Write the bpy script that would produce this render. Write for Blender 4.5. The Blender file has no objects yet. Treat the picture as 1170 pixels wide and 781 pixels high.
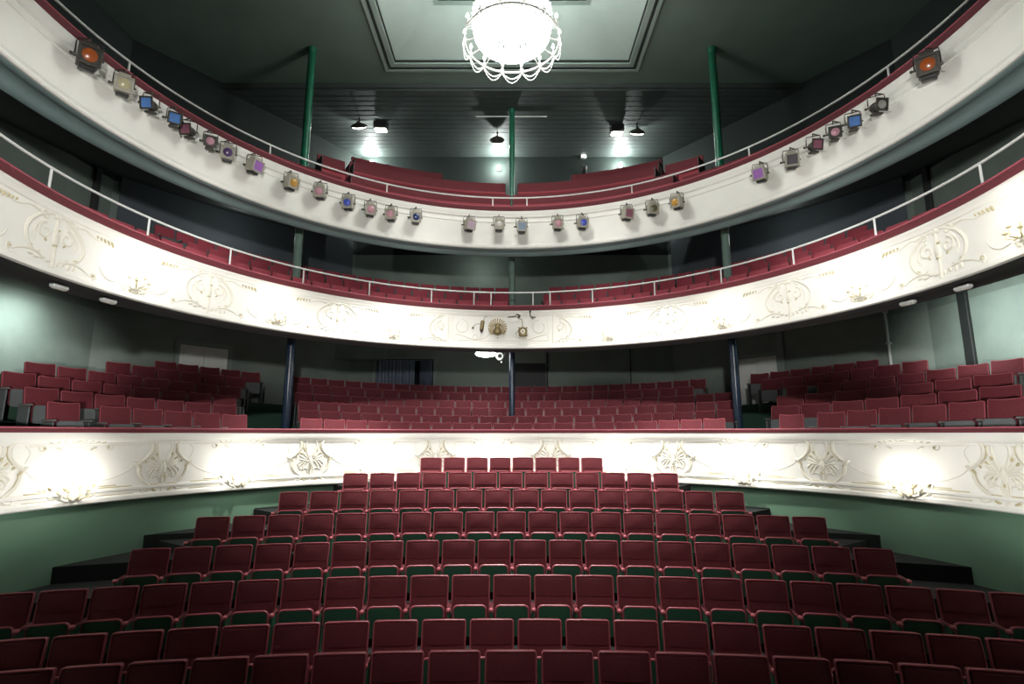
import bpy, math, random
import numpy as np
from mathutils import Vector, Matrix
random.seed(7)
C = bpy.context.scene.collection
PI = math.pi
# ------------------------------------------------------------------ camera model
F = 605.43; TH = math.radians(9.7926); CZ = 2.86
ct, st = math.cos(TH), math.sin(TH)
def ray(px, py):
    u = (px-585)/F; v = (390.5-py)/F
    return np.array([u, ct-v*st, st+v*ct])
def proj(x, y, z):
    z = z-CZ; d = y*ct+z*st
    return 585+F*x/d, 390.5-F*(-y*st+z*ct)/d
def atZ(px, py, z):
    d = ray(px, py); return d*(z-CZ)/d[2]+np.array([0, 0, CZ])
def atY(px, py, Y):
    d = ray(px, py); return d*Y/d[1]+np.array([0, 0, CZ])
# ------------------------------------------------------------------ mesh builder
class MB:
    def __init__(s): s.v = []; s.f = []; s.m = []; s.mi = 0
    def add(s, vs, fs):
        b = len(s.v); s.v += [tuple(map(float, p)) for p in vs]
        for f in fs: s.f.append(tuple(i+b for i in f)); s.m.append(s.mi)
    def box(s, c, d, M=None):
        x, y, z = d[0]/2, d[1]/2, d[2]/2
        vs = [Vector((sx*x, sy*y, sz*z)) for sx in (-1, 1) for sy in (-1, 1) for sz in (-1, 1)]
        if M is not None: vs = [M @ v for v in vs]
        vs = [v+Vector(c) for v in vs]
        s.add(vs, [(0, 1, 3, 2), (4, 6, 7, 5), (0, 4, 5, 1), (2, 3, 7, 6), (0, 2, 6, 4), (1, 5, 7, 3)])
    def bbox(s, c, d, b=0.01, M=None):      # box with chamfered edges
        x, y, z = d[0]/2, d[1]/2, d[2]/2; b = min(b, x*.9, y*.9, z*.9)
        rings = []
        for (zz, k) in ((-z, b), (-z+b, 0), (z-b, 0), (z, b)):
            X, Y = x-k, y-k
            rings.append([(X-b, -Y, zz), (X, -Y+b, zz), (X, Y-b, zz), (X-b, Y, zz), (-X+b, Y, zz), (-X, Y-b, zz), (-X, -Y+b, zz), (-X+b, -Y, zz)])
        vs = [Vector(p) for r in rings for p in r]
        if M is not None: vs = [M @ v for v in vs]
        vs = [v+Vector(c) for v in vs]
        fs = [tuple(range(7, -1, -1)), tuple(range(24, 32))]
        for r in range(3):
            for i in range(8):
                j = (i+1) % 8; fs.append((r*8+i, r*8+j, r*8+8+j, r*8+8+i))
        s.add(vs, fs)
    def tube(s, path, r, n=7, closed=False, cap=True, flat=None):
        P = [Vector(p) for p in path]; N = len(P)
        if N < 2: return
        rs = r if hasattr(r, '__len__') else [r]*N
        vs = []; up = None
        for i in range(N):
            t = (P[(i+1) % N]-P[i-1]) if closed else (P[min(i+1, N-1)]-P[max(i-1, 0)])
            if t.length < 1e-9: t = Vector((0, 0, 1))
            t.normalize()
            if up is None:
                up = Vector((0, 0, 1)) if abs(t.z) < .9 else Vector((0, 1, 0))
            a = t.cross(up)
            if a.length < 1e-6: a = t.cross(Vector((1, 0, 0)))
            a.normalize(); b = a.cross(t).normalized(); up = b
            for k in range(n):
                q = 2*PI*k/n; vs.append(P[i]+a*(math.cos(q)*rs[i])+b*(math.sin(q)*rs[i]))
        fs = []
        for i in range(N if closed else N-1):
            for k in range(n):
                j = (i+1) % N; l = (k+1) % n
                fs.append((i*n+k, i*n+l, j*n+l, j*n+k))
        if cap and not closed:
            fs.append(tuple(range(n-1, -1, -1))); fs.append(tuple((N-1)*n+k for k in range(n)))
        s.add(vs, fs)
    def lathe(s, prof, o=(0, 0, 0), n=16, M=None):
        vs = []; fs = []
        for (r, z) in prof:
            for k in range(n):
                q = 2*PI*k/n; v = Vector((r*math.cos(q), r*math.sin(q), z))
                if M is not None: v = M @ v
                vs.append(v+Vector(o))
        for i in range(len(prof)-1):
            for k in range(n):
                l = (k+1) % n; fs.append((i*n+k, i*n+l, (i+1)*n+l, (i+1)*n+k))
        fs.append(tuple(range(n-1, -1, -1))); fs.append(tuple((len(prof)-1)*n+k for k in range(n)))
        s.add(vs, fs)
    def ball(s, c, r, n=10, m=6, sc=(1, 1, 1)):
        prof = [(max(1e-4, r*math.sin(PI*i/m)), -r*math.cos(PI*i/m)) for i in range(m+1)]
        s.lathe(prof, c, n, Matrix.Diagonal(sc))
    def panel(s, w, z0, z1, r, t, fy, nx=8, top=None, r0=None, bot=None):
        # upright rounded panel, front face at y=fy(x,z), thickness t towards +y
        r0 = r if r0 is None else r0; zs = []
        for i in range(5): zs.append(z0+r0*(1-math.cos(PI/2*i/4)))
        for i in range(1, 4): zs.append(z0+r0+(z1-r-z0-r0)*i/4)
        for i in range(5): zs.append(z1-r+r*math.sin(PI/2*i/4))
        front = []; back = []
        for z in zs:
            hw = w/2
            if z < z0+r0: hw = w/2-r0+math.sqrt(max(0, r0*r0-(z0+r0-z)**2))
            if z > z1-r: hw = w/2-r+math.sqrt(max(0, r*r-(z-z1+r)**2))
            for i in range(nx+1):
                x = -hw+2*hw*i/nx; zz = z
                if top: zz = z+top(x)*max(0, (z-z0)/(z1-z0))**2
                y = fy(x, zz); front.append((x, y, zz)); back.append((x, y+t, zz))
        n = len(front); vs = front+back; fs = []; nz = len(zs); W = nx+1
        for j in range(nz-1):
            for i in range(nx):
                a = j*W+i; fs.append((a, a+1, a+W+1, a+W)); fs.append((n+a, n+a+W, n+a+W+1, n+a+1))
        for j in range(nz-1):
            a = j*W; fs.append((a, a+W, n+a+W, n+a)); a = j*W+nx; fs.append((a, n+a, n+a+W, a+W))
        for i in range(nx):
            fs.append((i, n+i, n+i+1, i+1)); a = (nz-1)*W+i; fs.append((a, a+1, n+a+1, n+a))
        s.add(vs, fs)
        b = [(x, y) for x, y in []]
        outline = [front[j*W] for j in range(nz)]+[front[(nz-1)*W+i] for i in range(1, nx)]+[front[j*W+nx] for j in range(nz-1, -1, -1)]
        return outline
    def build(s, name, mats, parent=None, smooth=True, **props):
        me = bpy.data.meshes.new(name); me.from_pydata(s.v, [], s.f)
        if not isinstance(mats, (list, tuple)): mats = [mats]
        for m in mats: me.materials.append(m)
        me.polygons.foreach_set('material_index', s.m)
        if smooth:
            me.polygons.foreach_set('use_smooth', [True]*len(s.f))
            try: me.set_sharp_from_angle(angle=math.radians(38))
            except Exception: pass
        me.update()
        o = bpy.data.objects.new(name, me); C.objects.link(o)
        if parent is not None: o.parent = parent
        for k, v in props.items(): o[k] = v
        return o
def thing(name, label, cat, loc=(0, 0, 0), rz=0, group=None):
    o = bpy.data.objects.new(name, None); C.objects.link(o); o.empty_display_size = .1
    o.location = loc; o.rotation_euler = (0, 0, rz); o['label'] = label; o['category'] = cat; o['kind'] = 'thing'
    if group: o['group'] = group
    return o
def tag(o, label, cat, group=None):
    o['label'] = label; o['category'] = cat; o['kind'] = 'thing'
    if group: o['group'] = group
    return o
def dup(root, loc, rz, label, group=None):
    r = root.copy(); C.objects.link(r); r.location = loc; r.rotation_euler = (0, 0, rz); r['label'] = label
    if group: r['group'] = group
    for ch in list(root.children):
        c = ch.copy(); C.objects.link(c); c.parent = r
        for g in list(ch.children):
            d = g.copy(); C.objects.link(d); d.parent = c
    return r
def wipe(root):
    for ch in list(root.children):
        for g in list(ch.children): bpy.data.objects.remove(g)
        bpy.data.objects.remove(ch)
    bpy.data.objects.remove(root)
def light(name, kind, loc, power, color=(1, .96, .9), size=.1, **kw):
    l = bpy.data.lights.new(name, kind); l.energy = power; l.color = color
    if kind in ('POINT', 'SPOT'): l.shadow_soft_size = size
    o = bpy.data.objects.new(name, l); C.objects.link(o); o.location = loc
    for k, v in kw.items(): setattr(l, k, v)
    return o
# ------------------------------------------------------------------ materials
def mat(name, col, rough=.6, var=.12, scale=8, metal=0, emit=None, es=0, bump=0, bscale=60, sheen=0, spec=.4, sheencol=None, col2=None):
    m = bpy.data.materials.new(name); m.use_nodes = True; nt = m.node_tree; b = nt.nodes['Principled BSDF']
    b.inputs['Roughness'].default_value = rough; b.inputs['Metallic'].default_value = metal
    b.inputs['Specular IOR Level'].default_value = spec
    tc = nt.nodes.new('ShaderNodeTexCoord'); no = nt.nodes.new('ShaderNodeTexNoise'); no.inputs['Scale'].default_value = scale; no.inputs['Detail'].default_value = 4
    nt.links.new(tc.outputs['Object'], no.inputs['Vector'])
    mx = nt.nodes.new('ShaderNodeMix'); mx.data_type = 'RGBA'
    c2 = col2 or tuple(max(0, c*(1-var*2)) for c in col)
    mx.inputs[6].default_value = (*c2, 1); mx.inputs[7].default_value = (*[min(1, c*(1+var)) for c in col], 1)
    nt.links.new(no.outputs['Fac'], mx.inputs[0]); nt.links.new(mx.outputs[2], b.inputs['Base Color'])
    if sheen:
        b.inputs['Sheen Weight'].default_value = sheen; b.inputs['Sheen Roughness'].default_value = .4
        b.inputs['Sheen Tint'].default_value = (*(sheencol or col), 1)
    if emit: b.inputs['Emission Color'].default_value = (*emit, 1); b.inputs['Emission Strength'].default_value = es
    if bump:
        n2 = nt.nodes.new('ShaderNodeTexNoise'); n2.inputs['Scale'].default_value = bscale; nt.links.new(tc.outputs['Object'], n2.inputs['Vector'])
        bp = nt.nodes.new('ShaderNodeBump'); bp.inputs['Strength'].default_value = bump; bp.inputs['Distance'].default_value = .01
        nt.links.new(n2.outputs['Fac'], bp.inputs['Height']); nt.links.new(bp.outputs['Normal'], b.inputs['Normal'])
    return m
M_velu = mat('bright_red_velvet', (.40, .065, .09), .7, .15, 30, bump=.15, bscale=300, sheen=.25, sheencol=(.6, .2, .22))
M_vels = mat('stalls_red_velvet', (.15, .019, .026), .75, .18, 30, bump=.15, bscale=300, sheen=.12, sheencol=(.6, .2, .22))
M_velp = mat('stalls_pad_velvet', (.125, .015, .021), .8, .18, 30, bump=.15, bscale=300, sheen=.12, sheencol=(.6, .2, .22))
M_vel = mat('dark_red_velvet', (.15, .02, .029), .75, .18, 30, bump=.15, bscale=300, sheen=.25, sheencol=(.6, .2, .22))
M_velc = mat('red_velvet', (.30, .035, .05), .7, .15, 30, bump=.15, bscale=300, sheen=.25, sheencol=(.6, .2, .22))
M_pipe = mat('rose_piping', (.40, .09, .11), .45, .1, 40)  # piping lighter than its velvet, with the pink edge highlights put in
M_green = mat('dark_green_board', (.025, .088, .05), .5, .2, 14)
M_greenst = mat('green_steel', (.03, .11, .06), .45, .15, 14)
M_grey = mat('grey_plastic', (.13, .145, .145), .5, .1, 10)
M_greyl = mat('pale_grey_armrest', (.27, .27, .25), .5, .1, 10)
M_cream = mat('cream_plaster', (.83, .82, .76), .55, .035, 3, bump=.05, bscale=40)
M_relief = mat('shaded_relief_cream', (.76, .735, .64), .45, .03, 6)  # relief shading put into the colour, darker than the panel cream
M_gold = mat('old_gold_paint', (.55, .48, .29), .45, .15, 12)
M_cap = mat('crimson_velvet', (.13, .02, .028), .75, .2, 40, bump=.3, bscale=120, sheen=.2, sheencol=(.6, .2, .22))
M_capt = mat('rose_braid', (.40, .09, .12), .6, .1, 40)
M_rail = mat('white_metal_rail', (.75, .77, .74), .35, .03, 10)
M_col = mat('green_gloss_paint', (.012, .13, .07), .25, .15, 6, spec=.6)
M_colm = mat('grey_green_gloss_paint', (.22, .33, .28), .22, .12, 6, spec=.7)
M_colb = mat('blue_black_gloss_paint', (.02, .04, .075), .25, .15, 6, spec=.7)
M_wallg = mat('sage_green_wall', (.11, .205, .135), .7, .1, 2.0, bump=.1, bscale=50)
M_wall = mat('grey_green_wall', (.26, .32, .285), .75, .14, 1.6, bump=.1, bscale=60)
M_wallb = mat('shaded_grey_green_wall', (.23, .27, .24), .75, .14, 1.6, bump=.1, bscale=60)  # same paint as the side walls, the dimness put into the colour
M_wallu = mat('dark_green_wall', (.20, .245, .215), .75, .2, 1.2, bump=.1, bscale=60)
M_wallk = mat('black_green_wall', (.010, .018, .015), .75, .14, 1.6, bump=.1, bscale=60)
M_wallp = mat('slate_blue_panel', (.09, .105, .12), .75, .14, 1.6, bump=.1, bscale=60)
M_strip = mat('dark_batten', (.03, .033, .033), .6, .1, 5)
M_soff = mat('teal_soffit', (.30, .42, .41), .6, .1, 3)
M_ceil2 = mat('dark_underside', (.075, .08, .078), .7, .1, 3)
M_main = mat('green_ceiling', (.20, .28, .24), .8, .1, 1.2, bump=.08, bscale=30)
M_coff = mat('pale_green_coffer', (.50, .60, .55), .7, .06, 1.5)
M_trim = mat('green_cornice', (.36, .46, .41), .5, .05, 4)
M_trimd = mat('dark_cornice_groove', (.03, .04, .036), .6, .05, 4)
M_gal = mat('black_boarded_ceiling', (.07, .085, .08), .55, .15, 3)
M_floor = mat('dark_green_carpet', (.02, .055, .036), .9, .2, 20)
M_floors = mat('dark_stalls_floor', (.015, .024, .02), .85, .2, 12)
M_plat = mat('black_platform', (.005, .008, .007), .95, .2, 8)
M_lamp = mat('lamp_housing', (.42, .40, .33), .45, .12, 20)
M_lampd = mat('dark_lamp_metal', (.06, .055, .045), .45, .2, 20, metal=.3)
M_brass = mat('aged_brass', (.25, .19, .09), .4, .2, 20, metal=.6)
M_black = mat('black_metal', (.015, .015, .015), .4, .1, 10)
M_door = mat('pale_grey_door', (.80, .82, .78), .6, .04, 4)
M_doorf = mat('grey_door_frame', (.26, .31, .29), .6, .04, 4)
M_curt = mat('slate_curtain', (.22, .26, .33), .85, .25, 20)
M_glass = mat('dark_window_glass', (.01, .012, .016), .1, .05, 4, spec=.6)
M_crys = mat('lit_crystal', (.9, .9, .9), .1, .02, 4, emit=(1, .99, .96), es=4)
M_crys2 = mat('crystal_bead', (.82, .86, .84), .12, .02, 4, emit=(1, 1, .98), es=.12)
M_bulb = mat('lit_bulb', (1, 1, 1), .3, 0, 4, emit=(1, .97, .9), es=60)
M_bulb2 = mat('lit_diffuser', (1, 1, 1), .3, 0, 4, emit=(1, .98, .93), es=14)
M_hoop = mat('silvered_metal', (.62, .62, .58), .35, .05, 8, metal=.5)
M_white = mat('white_plastic', (.7, .72, .7), .4, .03, 4)
# ------------------------------------------------------------------ horseshoe curves
SH = (.14038, .002738, -.001108)
class Curve:
    def __init__(s, P):
        P = np.asarray(P, float); s.P = P
        d = np.diff(P, axis=0); L = np.hypot(d[:, 0], d[:, 1]); s.s = np.r_[0, np.cumsum(L)]
        t = np.gradient(P, axis=0); t /= np.linalg.norm(t, axis=1)[:, None]; s.T = t
        s.N = np.stack([-t[:, 1], t[:, 0]], 1)
        k = np.argmax(P[:, 1]); s.s = s.s-s.s[k]
    def at(s, q):
        f = lambda a: np.interp(q, s.s, a)
        n = np.array([f(s.N[:, 0]), f(s.N[:, 1])]); n /= np.linalg.norm(n)
        return np.array([f(s.P[:, 0]), f(s.P[:, 1])]), n
    def offset(s, o): return Curve(s.P+s.N*o)
    def sx(s, px, z):   # arc position whose image column is px
        qs = np.linspace(s.s[0], s.s[-1], 1500); zz = z
        x = np.interp(qs, s.s, s.P[:, 0]); y = np.interp(qs, s.s, s.P[:, 1])
        if callable(z): zz = np.array([z(a) for a in np.degrees(np.arctan2(x, y-8))])
        d = y*ct+(zz-CZ)*st; u = 585+F*x/np.maximum(d, .3)
        k = (y > 2.5); k[1:] &= True
        i = np.argsort(u[k]); return float(np.interp(px, u[k][i], qs[k][i]))
def horseshoe(R, D, amax=2.0):
    a = np.linspace(-amax, amax, 361); r = R*(1+SH[0]*a**2+SH[1]*a**4+SH[2]*a**6)
    P = np.stack([r*np.sin(a), D-R+r*np.cos(a)], 1)
    t0 = P[0]-P[1]; t0 /= np.linalg.norm(t0); t1 = t0*np.array([-1, 1]); q = np.linspace(.08, 3.0, 36)[:, None]
    return Curve(np.vstack([(P[0]+q*t0)[::-1], P, P[-1]+q*t1]))
H3, H2, H1 = horseshoe(4.57, 13.06), horseshoe(4.37, 13.10), horseshoe(5.02, 13.0)
def sweep(mb, cur, prof, n=120, s0=None, s1=None, closed=True, flip=False):
    # prof: (offset outward, z) list, or a function of s; swept along the curve
    a = cur.s[0] if s0 is None else s0; b = cur.s[-1] if s1 is None else s1
    vs = []; k = None
    for i in range(n+1):
        q = a+(b-a)*i/n; p, nn = cur.at(q); pr = prof(p) if callable(prof) else prof; k = len(pr)
        for (o, z) in pr: vs.append((p[0]+nn[0]*o, p[1]+nn[1]*o, z))
    fs = []
    for i in range(n):
        for j in range(k if closed else k-1):
            l = (j+1) % k; f = (i*k+j, (i+1)*k+j, (i+1)*k+l, i*k+l); fs.append(f)
    if closed: fs.append(tuple(range(k))); fs.append(tuple(n*k+j for j in range(k-1, -1, -1)))
    mb.add(vs, fs)
def along(cur, s0, s1, z, d=0, n=60):
    out = []
    for i in range(n+1):
        p, nn = cur.at(s0+(s1-s0)*i/n); out.append((p[0]-nn[0]*d, p[1]-nn[1]*d, z))
    return out
def smooth(pts, k=6):   # Catmull-Rom through pts
    pts = [np.array(p, float) for p in pts]; P = [2*pts[0]-pts[1]]+pts+[2*pts[-1]-pts[-2]]; out = []
    for i in range(1, len(P)-2):
        for j in range(k):
            t = j/k; a, b, c, d = P[i-1:i+3]
            out.append(.5*((2*b)+(-a+c)*t+(2*a-5*b+4*c-d)*t*t+(-a+3*b-3*c+d)*t**3))
    out.append(P[-2]); return out
ORD = ['zeroth', 'first', 'second', 'third', 'fourth', 'fifth', 'sixth', 'seventh', 'eighth', 'ninth', 'tenth', 'eleventh', 'twelfth', 'thirteenth', 'fourteenth', 'fifteenth', 'sixteenth', 'seventeenth', 'eighteenth', 'nineteenth', 'twentieth', 'twenty-first', 'twenty-second', 'twenty-third', 'twenty-fourth', 'twenty-fifth', 'twenty-sixth', 'twenty-seventh', 'twenty-eighth', 'twenty-ninth', 'thirtieth', 'thirty-first', 'thirty-second', 'thirty-third']
Z1B, Z1T = CZ-1.076, CZ+.012          # tier one front: bottom and top of the white face
Z2B, Z2T = CZ+2.088, CZ+3.054
Z3B, Z3T = CZ+4.689, CZ+5.696
ZC, ZG = CZ+10.15, CZ+10.05
# ================================================================== SETTING
def struct(name, mb, m, **k):
    o = mb.build(name, m, **k); o['kind'] = 'structure'; return o
# stalls floor: flat pit, then steps following the seat rows
YK = [5.18, 6.0, 6.97, 7.89, 8.92, 9.96, 10.94, 12.12]
ZT = [.92, .92, 1.12, 1.36, 1.60, 1.84, 2.08, 2.32]
RR = 20.0
WIN = H1.offset(.10)
def row_curve(Y):
    x = np.linspace(-9, 9, 241); return Curve(np.stack([x, Y-RR+np.sqrt(RR*RR-x*x)], 1))
def inside(x, y):       # inside the wall under the first tier
    i = np.argmin((WIN.P[:, 0]-x)**2+(WIN.P[:, 1]-y)**2); return (np.array([x, y])-WIN.P[i]) @ WIN.N[i] < 0
def xlim(Y):
    xs = np.linspace(0, 7.5, 400); last = 0
    for x in xs:
        if not inside(x, Y-RR+math.sqrt(RR*RR-x*x)): break
        last = x
    return last+.05
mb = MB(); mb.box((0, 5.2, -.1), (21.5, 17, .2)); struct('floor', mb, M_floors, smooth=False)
for k in range(2, 8):
    ya = YK[k]-.52; yb = (YK[k+1]-.52) if k < 7 else 13.4; z = ZT[k]-.92; mb = MB(); n = 40; vs = []
    xa = xlim(ya); xb = xlim(min(yb, 12.6)) if k < 7 else xa
    for i in range(n+1):
        t = -1+2*i/n; x0 = t*xa; x1 = t*xb
        y0 = ya-RR+math.sqrt(RR*RR-x0*x0); y1 = yb-RR+math.sqrt(RR*RR-x1*x1) if k < 7 else yb
        vs += [(x0, y0, 0), (x0, y0, z), (x1, y1, z), (x1, y1, 0)]
    fs = []
    for i in range(n):
        for j in range(4):
            l = (j+1) % 4; fs.append((i*4+j, i*4+l, (i+1)*4+l, (i+1)*4+j))
    fs += [(0, 3, 2, 1), tuple(n*4+j for j in range(4))]
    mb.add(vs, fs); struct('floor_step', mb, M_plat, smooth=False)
# raised dark platforms at the row ends, against the wall
PLAT = [((86, 661), (140, 671), 4), ((175, 616), (220, 626), 5), ((290, 581), (330, 589), 6), ((381, 553), (396, 556), 7)]
for sgn in (-1, 1):
    for (qa, qb, k) in PLAT:
        d = ray(*qa); kk = 2.0
        while inside(d[0]*kk, d[1]*kk): kk += .01
        A = d*kk; z = A[2]+CZ; B = atZ(qb[0], qb[1], z)
        rx = row_curve(YK[k-1]); e = {4: 4.95, 5: 4.35, 6: 3.85, 7: 3.15}[k]
        # far edge along the wall
        pts = [(A[0], A[1]), (B[0], B[1]), (-e, B[1]+.12), (-e+.05, B[1]+.95)]
        i0 = np.argmin((WIN.P[:, 0]-A[0])**2+(WIN.P[:, 1]-A[1])**2); far = []
        for i in range(i0, i0+200):
            p = WIN.P[i]
            if p[1] > B[1]+1.0+.35*(4.9-e): break
            far.append((p[0]+.0, p[1]+.0))
        pts += far[::-1][:-1:4]
        pts = [(-sgn*x if sgn > 0 else x, y) for x, y in pts]; N = len(pts)
        zf = max(0, ZT[k-1]-.92)-.02
        mb = MB(); mb.add([(x, y, zf) for x, y in pts]+[(x, y, z) for x, y in pts],
                          [tuple(range(N-1, -1, -1)), tuple(range(N, 2*N))]+[(i, (i+1) % N, N+(i+1) % N, N+i) for i in range(N)])
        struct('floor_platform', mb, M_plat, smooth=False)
# green wall under the first tier
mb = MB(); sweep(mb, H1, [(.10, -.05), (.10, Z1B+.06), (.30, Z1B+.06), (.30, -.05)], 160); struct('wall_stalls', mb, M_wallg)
# outer walls
OW = [(-10.4, 1.0), (-9.9, 12.3), (-5.5, 17.9), (5.5, 17.9), (9.9, 12.3), (10.4, 1.0)]
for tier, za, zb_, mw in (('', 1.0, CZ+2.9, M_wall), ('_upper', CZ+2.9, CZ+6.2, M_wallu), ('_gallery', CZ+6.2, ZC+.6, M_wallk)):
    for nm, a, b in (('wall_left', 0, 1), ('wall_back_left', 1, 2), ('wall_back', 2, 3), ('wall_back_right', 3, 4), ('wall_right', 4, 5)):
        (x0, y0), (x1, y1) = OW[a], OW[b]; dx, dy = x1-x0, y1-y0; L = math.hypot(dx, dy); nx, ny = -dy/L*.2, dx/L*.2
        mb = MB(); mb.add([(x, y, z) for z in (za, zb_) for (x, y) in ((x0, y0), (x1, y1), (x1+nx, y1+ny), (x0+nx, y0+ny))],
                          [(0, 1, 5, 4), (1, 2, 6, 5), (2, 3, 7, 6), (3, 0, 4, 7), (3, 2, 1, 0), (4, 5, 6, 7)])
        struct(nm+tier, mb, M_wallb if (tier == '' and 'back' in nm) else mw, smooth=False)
# ceiling with coffer opening, gallery ceiling
cx0, cx1, cy0, cy1 = -3.5, 3.5, 6.2, 13.45
mb = MB()
for (x0, x1, y0, y1) in ((-10.6, cx0, 1, 14.1), (cx1, 10.6, 1, 14.1), (cx0, cx1, 1, cy0), (cx0, cx1, cy1, 14.1)):
    mb.box(((x0+x1)/2, (y0+y1)/2, ZC+.1), (x1-x0, y1-y0, .2))
struct('ceiling', mb, M_main, smooth=False)
mb = MB(); mb.box((0, 16.1, ZG-.02), (21, 4.0, .2))
for i in range(1, 16): mb.box((0, 14.15+i*.24, ZG-.122), (21, .012, .006))
struct('ceiling_gallery', mb, M_gal, smooth=False)
ix0, ix1, iy0, iy1 = -1.95, 1.95, 8.0, 11.9; zi = ZC+.75
mb = MB(); mb.add([(cx0, cy0, ZC+.08), (cx1, cy0, ZC+.08), (cx1, cy1, ZC+.08), (cx0, cy1, ZC+.08), (ix0, iy0, zi), (ix1, iy0, zi), (ix1, iy1, zi), (ix0, iy1, zi)],
                  [(0, 1, 5, 4), (1, 2, 6, 5), (2, 3, 7, 6), (3, 0, 4, 7), (4, 5, 6, 7)])
struct('ceiling_coffer', mb, M_coff, smooth=False)
def frame(mb, x0, x1, y0, y1, z, w, h):
    for (cx, cy, sx, sy) in (((x0+x1)/2, y0, x1-x0+w, w), ((x0+x1)/2, y1, x1-x0+w, w), (x0, (y0+y1)/2, w, y1-y0-w), (x1, (y0+y1)/2, w, y1-y0-w)):
        mb.box((cx, cy, z), (sx, sy, h))
mb = MB(); frame(mb, cx0-.04, cx1+.04, cy0-.04, cy1+.04, ZC-.01, .09, .05); mb.mi = 1
frame(mb, cx0+.05, cx1-.05, cy0+.05, cy1-.05, ZC, .06, .05); mb.mi = 0
frame(mb, cx0+.16, cx1-.16, cy0+.16, cy1-.16, ZC+.02, .13, .07); mb.mi = 2
frame(mb, cx0+.255, cx1-.255, cy0+.255, cy1-.255, ZC+.05, .03, .05); mb.mi = 0
frame(mb, ix0, ix1, iy0, iy1, zi-.02, .12, .06); mb.mi = 2; frame(mb, ix0+.09, ix1-.09, iy0+.09, iy1-.09, zi-.015, .025, .05); mb.mi = 0
frame(mb, ix0+.16, ix1-.16, iy0+.16, iy1-.16, zi-.02, .05, .05)
struct('trim_1', mb, [M_trim, M_trimd, M_strip], smooth=False)
mb = MB(); mb.box((0, 14.08, ZC-.05), (20.8, .06, .22)); struct('trim_2', mb, M_gal, smooth=False)
# tier slabs: seating steps above, sloping undersides below
def zc(k, c, a): return k+c*(abs(a)/80)**2
T1 = [(.75, .26, .21), (1.45, .465, .27), (2.15, .71, .32), (2.85, .95, .40), (3.5, 1.24, .46), (4.2, 1.49, .5)]     # offset, back-top height above camera, rise
T2 = [(1.1, 3.58, .13), (2.1, 4.03, .18), (3.4, 4.60, .28)]
T3 = [(.95, 6.62, 0), (1.75, 7.38, 0), (2.55, 7.95, 0)]
def seating(rows, hb, z0, first, last):
    def prof(p):
        a = math.degrees(math.atan2(p[0], p[1]-8)); pr = [(.02, z0), (first, z0)]
        for i, (o, h, c) in enumerate(rows):
            z = CZ+zc(h, c, a)-hb; e = rows[i+1][0]-.50 if i+1 < len(rows) else last
            if i > 0 or z > z0+.05: pr.append((o-.50, z))
            pr.append((e, z))
        return pr
    return prof
def tier_floor(name, cur, prof, zlow, slope, last):
    def full(p):
        pr = prof(p); return pr+[(last, slope), (.62, zlow)]
    mb = MB(); sweep(mb, cur, full, 140); return struct(name, mb, M_floor, smooth=False)
tier_floor('floor_circle', H1, seating(T1, .90, CZ-.62, .25, 5.6), Z1B+.12, Z1B+.12, 5.6)
tier_floor('floor_upper_circle', H2, seating(T2, .90, CZ+2.55, .55, 5.6), Z2B+.14, CZ+3.45, 5.6)
tier_floor('floor_gallery', H3, seating(T3, .95, CZ+5.15, .4, 5.6), CZ+5.02, CZ+6.6, 5.6)
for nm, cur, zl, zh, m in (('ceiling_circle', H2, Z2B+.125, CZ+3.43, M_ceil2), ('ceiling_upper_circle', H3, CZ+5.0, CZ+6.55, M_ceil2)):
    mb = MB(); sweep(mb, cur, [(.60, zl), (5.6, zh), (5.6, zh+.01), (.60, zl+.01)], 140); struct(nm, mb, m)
# doors, window, wall details
def wall_frame(px, py, seg):   # hit of an outer wall segment by a picture ray: point, tangent, inward normal
    (x0, y0), (x1, y1) = OW[seg], OW[seg+1]; d = ray(px, py)
    A = np.array([[d[0], x0-x1], [d[1], y0-y1]]); k, t = np.linalg.solve(A, np.array([x0, y0]))
    tx = np.array([x1-x0, y1-y0]); tx /= np.linalg.norm(tx); return np.array([d[0]*k, d[1]*k, d[2]*k+CZ]), tx, np.array([tx[1], -tx[0]])
def wall_box(mb, P, tx, nn, w, z0, z1, dep, b=0.0, out=0.0):
    M = Matrix(((tx[0], -nn[0], 0), (tx[1], -nn[1], 0), (0, 0, 1)))
    c = (P[0]+nn[0]*(dep/2+out), P[1]+nn[1]*(dep/2+out), (z0+z1)/2)
    (mb.bbox(c, (w, dep, z1-z0), b, M) if b else mb.box(c, (w, dep, z1-z0), M))
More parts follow.
